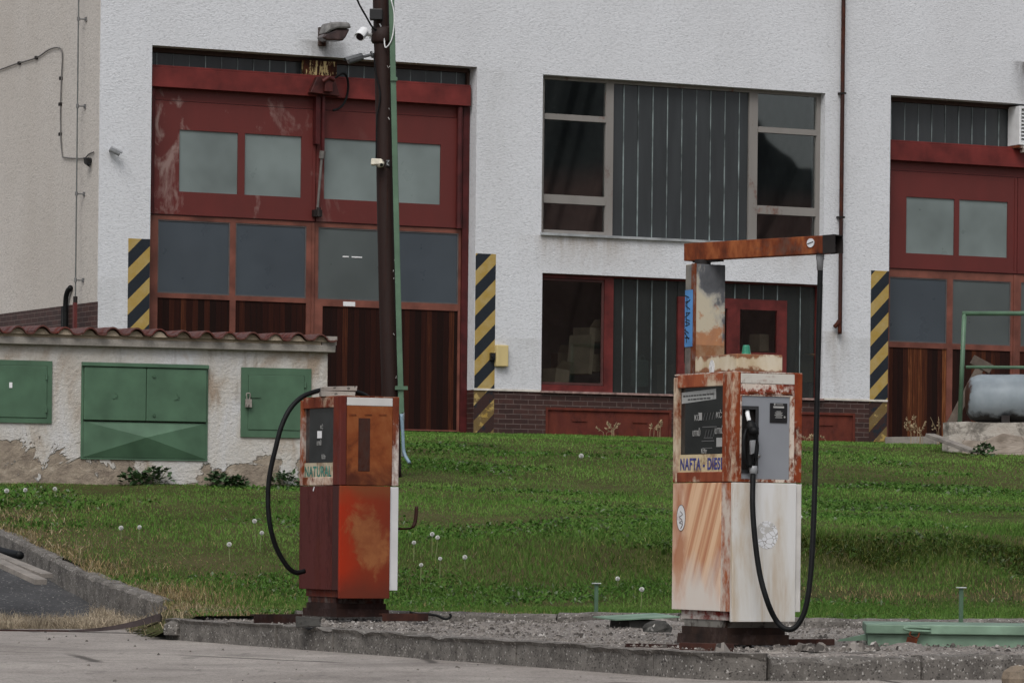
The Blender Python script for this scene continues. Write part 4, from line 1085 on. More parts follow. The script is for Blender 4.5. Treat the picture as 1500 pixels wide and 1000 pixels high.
q.build('lock', simple('lock_dark_green', (.05, .10, .06, 1), .4), fr)
q = MB(); x0, x1, z0, z1 = a + .014, b - .014, c + .012, zm - .004; xc, zc = (x0 + x1) / 2, (z0 + z1) / 2
q.add([(x0, -.02, z0), (x1, -.02, z0), (x1, -.02, z1), (x0, -.02, z1), (xc, -.10, zc + .03)], [(0, 1, 4), (1, 2, 4), (2, 3, 4), (3, 0, 4)]); q.build('creased_plate', M_green, fr)
# right
a, b, c, d = cabs[2]; fr = door(a, b, c, d, [], 'green cabinet with a padlock beside the hut corner', .06)
q = MB(); q.tube(spline([(a + .04, -.05, c + .40), (a + .03, -.06, c + .46), (a + .07, -.06, c + .46), (a + .07, -.05, c + .40)], 4), .008, 6); q.box(a + .02, a + .09, -.075, -.035, c + .31, c + .40); q.build('padlock', M_slabst, fr, bevel=.008)
q = MB(); q.box(a + .07, a + .2, -.04, -.03, c + .42, c + .445); q.build('hasp', M_green, fr)
q = MB()
for z in (d - .16, c + .16): q.tube([(b - .055, -.035, z - .03), (b - .055, -.035, z + .03)], .012, 6)
q.build('hinge', M_green, fr)

# ------------------------------------------------------------------ utility pole
gp = ground_at(588, 48.6)
PO = Fr((gp.x, gp.y, gp.z), 0.0)
pole = fempty('utility_pole', PO, 'leaning tarred wooden pole with a green conduit, in front of the left gate', 'pole')
pl = lambda px, py, y=0.0: (lambda v: (v.x, v.y, v.z))(PO.loc(at(px, py, gp.y + y)))
pc = [(x_, y_) for x_, y_ in ((556.5, -60), (558, 0), (562, 150), (564.5, 300), (568, 450), (572.5, 600), (575, 700))]
rad = [.094, .096, .098, .10, .102, .105, .108]
q = MB(); path = [Vector(pl(a, b)) for a, b in pc][::-1]; sp_ = spline(path, 8)
q.tube(sp_, [.108 - .012 * i / len(sp_) for i in range(len(sp_))], 18); q.build('shaft', M_pole, pole, True)
cp = [(571.5, -60), (573.5, 0), (576, 110), (579, 250), (582.5, 400), (585.5, 520), (588, 605)]
q = MB(); P = [Vector(pl(a, b, -.10)) for a, b in cp]
for a, b in zip(P[:-1], P[1:]): q.obox(a, b + (b - a).normalized() * .01, .066, .05, (0, 1, 0))
cd = q.build('conduit', M_greenpipe, pole, bevel=.006)
for a, b in ((577, 116), (588, 568)): q = MB(); c = Vector(pl(a, b, -.12)); q.box(c.x - (.075 if b > 500 else .04), c.x + (.075 if b > 500 else .04), c.y - .03, c.y + .06, c.z - .022, c.z + .022); q.build('conduit_clamp', M_greenpipe, cd)
q = MB(); q.box(*[v for v in (pl(590.5, 605, -.1)[0] - .014, pl(590.5, 605, -.1)[0] + .014, -.125, -.075)], pl(590, 668, -.1)[2], pl(588, 604, -.1)[2]); q.build('lower_duct', M_greypl, cd)
q = MB(); q.tube(spline([pl(588, 606, -.15), pl(590, 635, -.16), pl(591, 657, -.17), pl(594, 668, -.2), pl(600, 678, -.26)], 6), .021, 10); q.build('blue_hose', M_blue, pole, True)
bxc = pl(551, 25, -.12); q = MB(); q.box(bxc[0] - .075, bxc[0] + .075, -.2, -.08, pl(551, 32)[2], pl(551, 16)[2]); q.build('junction_box', M_blackpl, pole, bevel=.008)
q = MB()
for (py, h) in ((52, .10),): c = Vector(pl(559.5, py)); q.tube([c + Vector((0, 0, -h)), c + Vector((0, 0, -h * .7)), c + Vector((0, 0, h * .7)), c + Vector((0, 0, h))], [.11, .13, .13, .11], 16)
q.build('pole_collar', simple('collar_brown', (.025, .012, .010, 1), .6), pole, True)
q = MB(); q.tube(spline([pl(518, -14, -.3), pl(526, 6, -.25), pl(536, 24, -.2), pl(546, 41, -.13), pl(553, 45, -.1)], 6), .011, 6)
q.tube(spline([pl(547, 78, -.105), pl(551, 110, -.10), pl(557, 140, -.11), pl(552, 175, -.11), pl(551, 232, -.11)], 6), .010, 6); q.build('black_cable', M_rubber, pole, True)
q = MB(); q.tube(spline([pl(573, 0, -.14), pl(577, 18, -.14), pl(577, 40, -.14), pl(573, 60, -.14), pl(565, 70, -.13), pl(563, 60, -.12), pl(562, 48, -.11), pl(556, 35, -.11)], 6), .008, 6); q.build('white_cable', M_whitepl, pole, True)
for i in range(9):
    q = MB()
    py = rnd.uniform(80, 600); x = 553 + 9 + py * .024 + rnd.uniform(4, 9); c = Vector(pl(x, py, -.105)); s_ = rnd.uniform(.004, .009)
    q.obox(c, c + Vector((rnd.uniform(-.02, .02), 0, rnd.uniform(.01, .03))), s_, .004, (0, 1, 0))
    q.build('paper_scrap', simple('torn_paper', (.42, .41, .39, 1), .8), pole)
q = MB(); c = Vector(pl(568.5, 239, -.108)); q.box(c.x - .03, c.x + .025, c.y, c.y + .01, c.z - .04, c.z + .04); q.build('number_plate', M_iron, pole)
q = MB()
for a0, a1 in (((-.02, .03), (.015, .03)), ((.015, .03), (-.015, 0)), ((-.015, 0), (.015, -.03)), ((.015, -.03), (-.02, -.012))):
    q.obox((c.x + a0[0], c.y - .002, c.z + a0[1]), (c.x + a1[0], c.y - .002, c.z + a1[1]), .006, .003, (0, 1, 0))
q.build('plate_mark', M_greypl, pole)

def po_w(px, py, y): return at(px, py, gp.y + y)
def pole_cam(px, py, y, target, foot, L_, r, body, label, hood=True):
    """camera with its body at px,py and its foot on the pole"""
    o = po_w(*foot); f = Fr(o, 0); t = fempty('security_camera', f, label, 'camera')
    a = f.loc(po_w(px, py, y)); d = Vector(target).normalized()
    q = MB(); ft = (Vector((0, 0, 0)) - a).normalized()
    q.tube([(0, 0, 0), a - d * L_ * .1], r * .42, 8); q.tube([-ft * .004, -ft * .02 if True else 0], r * 1.0, 12); q.build('bracket', body, t)
    q = MB(); q.tube([a - d * L_ * .4, a - d * L_ * .34, a + d * L_ * .5, a + d * L_ * .52], [r * .8, r, r, r * .96], 16); q.build('camera_body', body, t, bevel=.003)
    q = MB(); q.tube([a + d * L_ * .515, a + d * L_ * .535], r * .82, 16); q.build('lens', M_lens, t)
    if hood:
        up = Vector((0, 0, 1)); sd = d.cross(up).normalized(); n = sd.cross(d); k = 9; q = MB(); vs = []
        for e in (-L_ * .36, L_ * .68):
            for rr in (r * 1.1, r * 1.2):
                for i in range(k):
                    an = R_(-75 + 150 * i / (k - 1)); vs.append(a + d * e + n * math.cos(an) * rr + sd * math.sin(an) * rr)
        fs = []
        for i in range(k - 1): fs += [(i, i + 1, 2 * k + i + 1, 2 * k + i), (k + i, 3 * k + i, 3 * k + i + 1, k + i + 1), (i, k + i, k + i + 1, i + 1), (2 * k + i, 2 * k + i + 1, 3 * k + i + 1, 3 * k + i)]
        q.add(vs, fs); q.build('sun_hood', body, t)
pole_cam(531, 50, -.16, (-.32, -.75, -.5), (546, 51, -.02), .16, .055, M_whitepl, 'white bullet camera highest on the wooden pole')
M_camg = simple('camera_dark_grey', (.10, .105, .11, 1), .45, .4)
pole_cam(522, 86, -.08, (-.85, -.35, -.30), (546, 80, -.02), .21, .042, M_camg, 'dark grey long camera on the wooden pole below the white one')
o = po_w(556, 239, -.10); f = Fr(o, 0); t = fempty('security_camera', f, 'cream dome camera on the wooden pole at the height of the red gate panes', 'camera')
M_cream = simple('cream_plastic', (.62, .58, .48, 1), .5, .3)
q = MB(); q.hexa([(-.10, -.14, -.035), (.05, -.14, -.025), (.05, 0, -.025), (-.10, 0, -.035)], [(-.095, -.13, .045), (.03, -.13, .04), (.045, 0, .04), (-.095, 0, .045)]); q.build('camera_body', M_cream, t, bevel=.012)
q = MB(); c = Vector((.01, -.09, -.015)); q.tube([c + Vector((0, 0, -.045)), c + Vector((0, 0, -.03)), c, c + Vector((0, 0, .02))], [.02, .04, .05, .05], 14); q.build('dome', M_cream, t, True)
q = MB(); q.tube([c + Vector((.015, -.045, -.015)), c + Vector((.02, -.055, -.02))], .02, 10); q.build('lens', M_lens, t)
# ------------------------------------------------------------------ fuel pumps
PW, PL = .48, .74          # across the front, along the display side
def pump(name, px, Y, zb, label, mats, kind, fw=.437):
    """front face looks at -y of the pump's frame, display side at -x"""
    c = ray(px, 781) * Y
    near = Fr((c.x, c.y, zb), TH)                 # nearest vertical edge
    base = near.wd(PW / 2, PL / 2, 0); f = Fr(base, TH)
    t = fempty(name, f, label, 'fuel pump')
    O = (-PW / 2, -PL / 2, 0)
    nb = lambda: MB(O)
    Zl0, Zf0, Zs, Zt = .205, .145, .985, 1.65      # display side foot, front foot, seam, top
    # pedestal and skirt
    q = nb(); q.box(.02, .45, .075, .70, .005, .062, .004); q.box(.03, .435, .10, .66, .062, .105); q.build('base_frame', mats['base'], t)
    q = nb(); q.box(.035, .43, .13, .64, .106, .150); q.build('riser', mats['riser'], t)
    q = nb(); q.box(.028, .44, .085, .665, .151, Zl0 + .02); q.build('skirt', mats['skirt'], t)
    # lower cabinet
    q = nb(); q.box(.012, .468, .012, .728, Zl0 + .005, Zs - .006); lowc = q.build('lower_cabinet', mats['low_core'], t)
    q = nb(); q.box(0, .0115, .138, PL, Zl0, Zs - .004); q.build('side_panel', mats['low_side'], t, bevel=.003)
    q = nb(); q.box(.001, .0115, .014, .134, Zl0, Zs - .004); q.build('corner_strip', mats['low_corner'], t, bevel=.002)
    q = nb(); q.box(-.003, fw, -.016, .0115, Zf0, Zs - .004); q.build('front_panel', mats['low_front'], t, bevel=.003)
    q = nb(); q.box(fw + .0015, PW, -.004, .10, Zl0 + .0, Zs - .008); q.build('rear_strip', mats['low_strip'], t, bevel=.003)
    # upper cabinet: dark core, frame members, windows
    q = nb(); q.box(.03, .45, .03, .71, Zs + .002, Zt - .012); q.build('upper_core', mats['core'], t)
    fr = nb()
    fr.box(-.004, .05, -.004, .126, Zs, Zt - .003)                                    # near corner post
    fr.build('corner_post', mats['post'], t, bevel=.006)
    q = nb(); q.box(-.004, .06, .692, PL, Zs, Zt - .02); q.build('far_post', mats['post2'], t, bevel=.005)
    q = nb(); q.box(-.002, .05, .128, .690, Zt - .085, Zt - .006); q.build('top_rail', mats['rail'], t, bevel=.005)
    q = nb(); q.box(-.002, .05, .128, .690, Zs, Zs + .062); q.build('bottom_rail', mats['rail2'], t, bevel=.005)
    q = nb(); q.box(.425, PW, -.002, .10, Zs, Zt - .004); q.build('right_post', mats['post3'], t, bevel=.005)
    q = nb(); q.box(.0, PW, .0, PL - .004, Zt - .0115, Zt); q.build('top_plate', mats['top'], t, bevel=.004)
    q = nb(); q.box(.051, .424, -.004, .028, Zt - .072, Zt - .012); q.build('top_band', mats['band'], t, bevel=.003)
    # display pane, dials and price strip, set behind the frame
    q = nb(); q.box(.026, .029, .03, .70, Zs + .172, Zt - .06); disp = q.build('display', mats['display'], t)
    q = nb(); q.box(.014, .025, .03, .688, Zs + .055, Zs + .17); price = q.build('grade_plate', mats['grade'], t)
    BL = lambda b, z, x: basis(Vector((x, b, z)) + Vector(O), (0, -1, 0), (0, 0, 1), (-1, 0, 0))
    BF = lambda a, z, y: basis(Vector((a, y, z)) + Vector(O), (1, 0, 0), (0, 0, 1), (0, -1, 0))
    return t, f, near, nb, BL, BF, (Zs, Zt), disp, price

Zi = -.66
# paint recipes
def m_streak():
    """orange side panel with pale slanting scour streaks, whitening to the foot"""
    m = Mt('scoured_orange_panel', .55, .2)
    x, y, z = m.xyz()
    u = m.math('ADD', y, m.math('MULTIPLY', z, .46))
    cb = m.n('ShaderNodeCombineXYZ'); m.put(cb.inputs[0], u); m.put(cb.inputs[1], m.math('MULTIPLY', z, .03))
    st = m.noise(11, 3, .55, cb.outputs[0])
    pa = m.ramp(st, [(.36, (.40, .16, .085, 1)), (.45, (.52, .27, .15, 1)), (.52, (.66, .43, .27, 1)), (.62, (.70, .48, .31, 1)), (.68, (.50, .26, .15, 1))])
    no = m.noise(4.5, 6, .6, m.co((1, 1, .5)))
    top = m.math('ADD', z, m.math('MULTIPLY', m.math('SUBTRACT', no, .5), .5))
    wht = m.ramp(top, [(.28, 1.0), (.55, 0.0)])
    c = m.mix(wht, pa, m.mix(m.ramp(no, [(.45, 0.0), (.7, .6)]), (.64, .58, .52, 1), (.60, .36, .26, 1)))
    leftw = m.ramp(m.math('ADD', y, m.math('MULTIPLY', no, .22)), [(.27, 0.0), (.36, .9)])
    c = m.mix(m.math('MULTIPLY', leftw, m.math('SUBTRACT', 1.0, wht)), c, m.ramp(no, [(.4, (.60, .42, .32, 1)), (.56, (.40, .18, .10, 1))]))
    m.col(c); m.bump(m.noise(40, 4), .15, .002); return m.m
M_streak = m_streak()
def m_whitestain(name, stain=(.44, .34, .23, 1), am=.5):
    m = Mt(name, .5, .35)
    n = m.noise(4, 7, .62, m.co((1.6, 1.6, .22), (2, 1, 4)), .3); n2 = m.noise(9, 6, .62, m.co((1, 1, .35), (6, 1, 2)))
    c = m.ramp(n, [(.44, (.63, .63, .62, 1)), (.56, (.57, .55, .51, 1)), (.66 + .1 * (1 - am), stain), (.85, (.34, .25, .17, 1))])
    c = m.mix(m.ramp(n2, [(.62, 0.0), (.74, .7)]), c, (.33, .14, .065, 1))
    m.col(c); m.bump(n2, .2, .002); return m.m
M_wfront = m_whitestain('stained_white_panel')
def m_cream_box():
    m = Mt('stained_cream_box', .6, .2); x, y, z = m.xyz(); n = m.noise(7, 7, .65, m.co((1, 1, .5), (3, 2, 1))); f = m.noise(30, 5, .65)
    c = m.ramp(n, [(.35, (.58, .52, .41, 1)), (.55, (.50, .42, .29, 1)), (.75, (.40, .30, .18, 1))])
    e = m.math('ABSOLUTE', m.math('SUBTRACT', z, 1.706))
    g = m.math('ADD', m.math('MULTIPLY', e, 6.5), m.math('ADD', m.math('MULTIPLY', n, .6), m.math('MULTIPLY', f, .35)))
    c = m.mix(m.ramp(g, [(.66, 0.0), (.74, .9)]), c, m.ramp(f, [(.4, (.13, .045, .02, 1)), (.6, (.24, .085, .035, 1))])); m.col(c); m.bump(f, .2, .003); return m.m
M_wbox = m_cream_box()
OR = ((118, 56, 28), (140, 74, 40), (82, 36, 22))
wh = (.58, .52, .46, 1); cream = (.55, .45, .33, 1)
md = dict(base=rusty('pump_base_rust', (.05, .03, .025, 1), .75, ((44, 31, 26), (56, 40, 32), (26, 19, 17)), 5, (1, 1, 1)), riser=rusty('riser_grey', (.20, .19, .17, 1), .3, ((40, 28, 22), (60, 40, 28), (18, 14, 12)), 7, (1, 1, 1.2)),
          skirt=rusty('skirt_white_red', (.50, .45, .41, 1), .38, ((112, 34, 26), (98, 40, 28), (120, 60, 44)), 5, (.7, .7, 2)), low_core=rusty('core_rust', (.12, .06, .04, 1), .8), low_side=M_streak,
          low_corner=rusty('corner_white_orange', (.58, .5, .43, 1), .55, ((150, 84, 52), (166, 98, 62), (120, 62, 38)), 5, (1, 1, .3), seed=2), low_front=M_wfront, low_strip=simple('strip_white', (.60, .58, .55, 1), .5, .3, 0, .15, 4),
          core=M_iron, post=rusty('post_rust_orange', cream, .66, ((128, 58, 28), (140, 70, 36), (96, 40, 22)), 4, (1, 1, .3), seed=1), post2=rusty('post_cream', cream, .38, OR, 5, (1, 1, .4), seed=8), rail=rusty('rail_cream_rust', cream, .55, ((140, 72, 46), (156, 88, 56), (110, 52, 32)), 5, (1, .8, 1), seed=4),
          rail2=rusty('rail_rust', cream, .72, ((120, 58, 36), (140, 74, 48), (98, 44, 28)), 5, (1, .6, 1), seed=6), post3=rusty('post_rust_fine', (.56, .48, .38, 1), .68, ((122, 52, 26), (140, 68, 34), (60, 26, 18)), 6, (1, 1, .4), seed=9, finew=.45), top=rusty('top_plate', (.5, .46, .4, 1), .5, OR, 4, (1, 1, 1)),
          band=rusty('band_white', (.56, .54, .49, 1), .18, OR, 5, (.7, 1, 2), seed=3), display=simple('display_black', (.018, .02, .02, 1), .10, .5, 0, .25, 3), grade=rusty('grade_yellow', (.58, .47, .29, 1), .22, ((110, 74, 52), (130, 92, 62), (88, 56, 44)), 6, (1, .7, 1), seed=12))
lbl = 'white and rust diesel pump with a swinging hose boom on a mast'
D, DF, DN, nb, BL, BF, (Zs, Zt), disp, price = pump('fuel_pump', 1072, 24.6, Zi + 0.0, lbl, md, 'd')
dl = lambda px, py, y: DN.on_y(px, py, y)      # a, z on planes parallel to the front
ds = lambda px, py, x: DN.on_x(px, py, x)      # b, z on planes parallel to the side
# front of the upper cabinet
q = nb(); q.box(.052, .424, -.003, .025, Zt - .138, Zt - .074); q.build('front_rail', rusty('front_rail_rust', (.60, .52, .45, 1), .5, ((122, 48, 32), (140, 70, 46), (70, 26, 22)), 7, (.6, 1, 1.6), seed=15, finew=.5, fine=60), D, bevel=.002)
q = nb()
for k in range(3): q.box(.10 + .115 * k, .17 + .115 * k, -.010, -.0035, Zt - .130, Zt - .120)
q.build('vent_slot', rusty('slot_rust', (.1, .04, .03, 1), .8), D)
q = nb(); q.plate(.026, .424, Zs + .001, Zt - .14, -.003, .02, [(.058, .395, Zs + .018, Zt - .146)]); q.build('panel_surround', rusty('surround_rust', (.62, .54, .46, 1), .5, OR, 8, (1, 1, .5), seed=21, finew=.45, fine=50), D)
hx0, hz1 = dl(1085, 597, .01); hx1, hz0 = dl(1106.5, 690, .01)
q = nb(); q.plate(.059, .394, Zs + .019, Zt - .147, .004, .018, [(hx0, hx1, hz0, hz1)]); q.build('nozzle_panel', M_steel, D)
q = nb(); q.plate(hx0 - .012, hx1 + .012, hz0 - .012, hz1 + .012, -.002, .0035, [(hx0 + .008, hx1 - .008, hz0 + .008, hz1 - .008)]); q.box(hx0, hx1, .05, .055, hz0, hz1); q.build('nozzle_holster', simple('holster_dark', (.03, .031, .033, 1), .5, .4, .2), D, bevel=.002)
a0, z1_ = dl(1128, 590, 0); a1, z0_ = dl(1153, 619.5, 0)
q = nb(); q.box(a0, a1, -.002, .0035, z0_, z1_); pl_ = q.build('rating_plate', M_blackpl, D, bevel=.003)
M_print = simple('pale_print', (.33, .33, .32, 1), .6, .2, 0, .1)
q = nb(); w_ = a1 - a0; h_ = z1_ - z0_
q.box(a0 + w_ * .18, a1 - w_ * .2, -.0028, -.0021, z0_ + h_ * .75, z0_ + h_ * .85)
for k, (u0, u1) in enumerate(((.36, .62), (.28, .72), (.32, .66), (.26, .74), (.34, .68), (.3, .7))): q.box(a0 + w_ * u0, a0 + w_ * u1, -.0028, -.0021, z0_ + h_ * (.56 - k * .062), z0_ + h_ * (.592 - k * .062))
q.tube([(a0 + w_ * .26, -.0021, z0_ + h_ * .94), (a0 + w_ * .26, -.003, z0_ + h_ * .94)], .006, 10); q.box(a0 + w_ * .36, a0 + w_ * .74, -.0028, -.0021, z0_ + h_ * .925, z0_ + h_ * .955)
q.tube([(a1 - w_ * .16, -.0021, z0_ + h_ * .3), (a1 - w_ * .16, -.003, z0_ + h_ * .3)], .006, 10)
q.build('plate_print', M_print, pl_)
q = nb(); a, z = dl(1110.5, 667, 0); q.tube([(a, .003, z), (a, -.006, z)], .014, 14); q.tube([(a, -.006, z), (a, -.010, z)], .006, 10); q.build('lock', M_chrome, D, True)
# nozzle: pale spout tip, black guarded body, grey lever, hose tail
def dp(px, py, y): a_, z_ = dl(px, py, y); return Vector((a_, y, z_))
q = nb(); q.tube(spline([dp(1094.5, 602, .02), dp(1095.5, 609, -.005), dp(1098, 618, -.02)], 5), [.0135] * 11, 12); nz_ = q.build('nozzle', M_whitepl, D, True)
q = nb(); q.tube(spline([dp(1098, 616, -.02), dp(1100, 624, -.03), dp(1102, 636, -.035), dp(1101, 652, -.035), dp(1099, 668, -.03), dp(1098, 684, -.03)], 4), [.018, .022, .026, .030, .034, .036, .036, .036, .036, .036, .034, .032, .03, .028, .026, .025, .024, .023, .022, .022, .022], 12)
q.tube([dp(1104.5, 626, -.07), dp(1104.5, 636, -.075)], .030, 14); q.build('grip', M_rubber, nz_, True)
q = nb(); q.tube(spline([dp(1108, 640, -.06), dp(1110.5, 652, -.075), dp(1109, 668, -.07), dp(1105, 680, -.05)], 4), .006, 8); q.tube(spline([dp(1093, 628, -.045), dp(1089.5, 645, -.06), dp(1090.5, 668, -.06), dp(1094, 684, -.04)], 4), .010, 8); q.build('lever_guard', M_rubber, nz_, True)
q = nb(); a_ = dp(1104, 645, -.078); q.hexa([a_ + Vector((-.018, 0, 0)), a_ + Vector((.016, 0, .004)), a_ + Vector((.016, .02, .004)), a_ + Vector((-.018, .02, 0))][::1], [a_ + Vector((-.012, .006, -.085)), a_ + Vector((.010, .006, -.075)), a_ + Vector((.010, .026, -.075)), a_ + Vector((-.012, .026, -.085))]); q.build('lever', M_greypl, nz_, bevel=.003)
q = nb(); q.tube([dp(1103.5, 682, -.035), dp(1103.5, 687, -.035), dp(1103.8, 699, -.035)], [.024, .026, .020], 12); q.build('swivel', M_greypl, nz_, True)
# display side: notice, words, counter marks, grade
q = nb(); b0, z1_ = ds(998, 575, .02); b1, z0_ = ds(1048, 584, .02); q.hexa([(.0235, b0, z0_ - .02), (.0235, b1, z0_), (.0255, b1, z0_), (.0255, b0, z0_ - .02)], [(.0235, b0, z1_ - .0), (.0235, b1, z1_ + .015), (.0255, b1, z1_ + .015), (.0255, b0, z1_)]); no_ = q.build('notice', rusty('notice_grey', (.36, .37, .36, 1), .2, ((90, 90, 88), (70, 70, 70), (60, 60, 58)), 6, (1, .5, 2)), disp)
q = nb()
for k in range(2):
    bb = b0 - .02 - .06 * k
    zl = z1_ - .028 - .022 * k
    while bb > b1 + .02 + .07 * k:
        l_ = rnd.uniform(.015, .05); q.box(.0222, .0234, max(bb - l_, b1 + .02), bb, zl, zl + .010); zl += l_ * .022; bb -= l_ + .009
q.build('notice_print', simple('dim_print', (.06, .06, .06, 1), .7), no_)
fit = lambda px, py: ds(px, py, .024)
def side_text(body, px, py, size, mat, par, x=.0235, xs=1.0):
    b_, z_ = ds(px, py, x); return text_part(body, size, mat, par, BL(b_, z_, x), 'lettering', xs)
side_text('KČ', 1017, 616, .052, M_print, disp, xs=1.0); side_text('KČ', 1049, 612, .052, M_print, disp)
side_text('LITRŮ', 1014.5, 638.5, .05, M_print, disp, xs=.72); side_text('LITRŮ', 1047, 635, .05, M_print, disp, xs=.8)
side_text('Kč/ltr', 1027, 663.5, .04, M_print, disp, xs=.72)
q = nb(); b_, z_ = ds(1025.5, 610, .024); q.box(.0225, .0235, b_ - .026, b_ + .012, z_ - .022, z_ + .024); b_, z_ = ds(1052, 648, .024); q.box(.0225, .0235, b_ - .05, b_ + .02, z_ - .025, z_ + .03); q.build('price_sticker', M_print, disp)
q = nb()
for (px, py, n_) in ((1031, 610, 5), (1033, 635, 4)):
    for k in range(n_):
        b_, z_ = ds(px + k * 4.2, py - k * .4, .024); q.hexa([(.0235, b_ + .008, z_ - .022), (.0235, b_ + .002, z_ - .022), (.025, b_ + .002, z_ - .022), (.025, b_ + .008, z_ - .022)], [(.0235, b_ - .012, z_ + .022), (.0235, b_ - .018, z_ + .022), (.025, b_ - .018, z_ + .022), (.025, b_ - .012, z_ + .022)])
for (px0, px1, py) in ((1029, 1050, 625), (1031, 1044, 641), (1029, 1043, 656), (1028, 1046, 645.5)):
    b0_, z_ = ds(px0, py, .024); b1_, _ = ds(px1, py, .024); q.box(.0235, .025, b1_, b0_, z_ - .004, z_ + .002)
q.build('counter_wheels', simple('counter_grey', (.10, .10, .10, 1), .5), disp)
M_bluetx = simple('navy_lettering', (.045, .05, .20, 1), .5, .3, 0, .3, 30)
b_, z_ = ds(993.5, 696, .0135)
text_part('NAFTA - DIESEL', .098, M_bluetx, price, BL(.676, Zs + .078, .0132), 'lettering', .765, .0006, .0032, 1.12)
# badge and cracked sticker
def disc(q, o, ax, ay, az, ra, rb, n=28, th=.0015):
    o, ax, ay, az = map(Vector, (o, ax, ay, az)); vs = [o + ax * math.cos(6.2832 * k / n) * ra + ay * math.sin(6.2832 * k / n) * rb for k in range(n)]
    vs += [v + az * th for v in vs]; q.add(vs, [tuple(range(n))[::-1], tuple(range(n, 2 * n))] + [(k, (k + 1) % n, n + (k + 1) % n, n + k) for k in range(n)])
b_, z_ = ds(998, 758, 0)
q = nb(); disc(q, (-.0002, b_, z_), (0, -1, 0), (0, 0, 1), (-1, 0, 0), .054, .080); bd = q.build('oval_badge', rusty('badge_white', (.70, .70, .70, 1), .22, ((130, 80, 60), (150, 100, 76), (110, 60, 44)), 5, (1, 1, 1.6), seed=30), D)
q = nb(); sc_ = [(-.01, .05), (.02, .03), (-.02, .015), (.015, -.005), (-.02, -.02), (.02, -.03), (-.005, -.055), (.015, -.04), (.02, -.01)]
q.tube(spline([(-.0022, b_ - u, z_ + v - .01) for u, v in sc_], 5), .0022, 5)
q.tube([(-.0022, b_ - .054 * math.cos(k * .2618), z_ + .080 * math.sin(k * .2618)) for k in range(25)], .0016, 5)
q.build('badge_drawing', simple('badge_ink', (.10, .07, .06, 1), .7), bd)
def m_cracked():
    m = Mt('cracked_white_sticker', .5, .3); v = m.vor(26, 'DISTANCE_TO_EDGE', m.co((1, 1, 1.2), (0, 0, .3))); n = m.noise(12, 4)
    c = m.mix(m.ramp(v, [(.02, 1.0), (.05, 0.0)]), (.66, .67, .69, 1), (.26, .25, .23, 1)); m.col(m.mix(m.ramp(n, [(.52, 0.0), (.58, 1.0)]), c, (.44, .43, .41, 1))); return m.m
a_, z_ = dl(1123, 783, -.016)
q = nb(); disc(q, (a_, -.0162, z_), (1, 0, 0), (0, 0, 1), (0, -1, 0), .078, .084); q.build('round_sticker', m_cracked(), D)
# roof box with its green button, mast, boom
q = nb(); q.box(.055, .375, .06, .60, Zt + .001, Zt + .108); tb = q.build('top_box', M_wbox, D, bevel=.006)
q = nb(); b2, z2 = ds(1043, 538, .055); disc(q, (.0545, b2, z2), (0, -1, 0), (0, 0, 1), (-1, 0, 0), .034, .046); q.build('round_sticker', simple('sticker_pale', (.62, .62, .62, 1), .6, .3, 0, .25, 40), tb)
q = nb(); q.tube([(.20, .20, Zt + .108), (.20, .20, Zt + .118), (.20, .20, Zt + .16), (.20, .20, Zt + .168)], [.033, .028, .022, .017], 12); q.build('green_button', simple('green_knob', (.02, .20, .12, 1), .35, .5), tb)
mx0, mx1, my0, my1, mzt = .045, .262, .575, .69, Zt + .676
def m_mast():
    m = Mt('weathered_mast', .6, .3); x, y, z = m.xyz(); n = m.noise(3.6, 7, .6, m.co((1.6, 1.6, 1), (1.5, 0, 2.6)), .5); n2 = m.noise(11, 6, .65)
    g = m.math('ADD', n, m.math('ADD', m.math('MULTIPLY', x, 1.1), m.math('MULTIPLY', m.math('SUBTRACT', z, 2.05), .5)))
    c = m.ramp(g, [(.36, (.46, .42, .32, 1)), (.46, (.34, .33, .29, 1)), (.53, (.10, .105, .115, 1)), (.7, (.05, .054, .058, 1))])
    r = m.math('ADD', n2, m.math('MULTIPLY', m.math('SUBTRACT', 1.98, z), 1.1)); c = m.mix(m.ramp(r, [(.50, 0.0), (.60, .85)]), c, m.ramp(n, [(.4, (.40, .16, .055, 1)), (.6, (.30, .12, .05, 1))]))
    lo = m.math('LESS_THAN', z, 1.83); c = m.mix(m.math('MULTIPLY', lo, .8), c, m.ramp(n2, [(.42, (.26, .21, .14, 1)), (.6, (.20, .09, .04, 1))]))
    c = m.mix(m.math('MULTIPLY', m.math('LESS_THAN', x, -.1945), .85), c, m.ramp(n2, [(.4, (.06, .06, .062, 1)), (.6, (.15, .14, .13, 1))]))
    m.col(c); m.bump(n2, .3, .004); return m.m
M_mast = m_mast()
q = nb(); q.box(mx0, mx1, my0, my1, Zt + .001, mzt); mast = q.build('mast', M_mast, D, bevel=.004)
q = nb(); q.box(mx0 - .003, mx0 + .012, my0 - .003, my0 + .035, Zt + .002, mzt + .002); q.build('mast_edge', rusty('mast_edge_rust', (.20, .20, .20, 1), .72, ((98, 50, 26), (120, 62, 32), (40, 30, 26)), 4, (1, 1, .3), seed=40), mast)
zb0 = ds(1006, 508, mx0 - .003)[1]; zb1 = ds(1006, 425, mx0 - .003)[1]
q = nb(); q.box(mx0 - .0065, mx0 - .0035, my0 + .012, my1 - .008, zb0, zb1); bs = q.build('blue_sign', simple('blue_sign_paint', (.075, .23, .50, 1), .5, .3), mast)
q = nb()
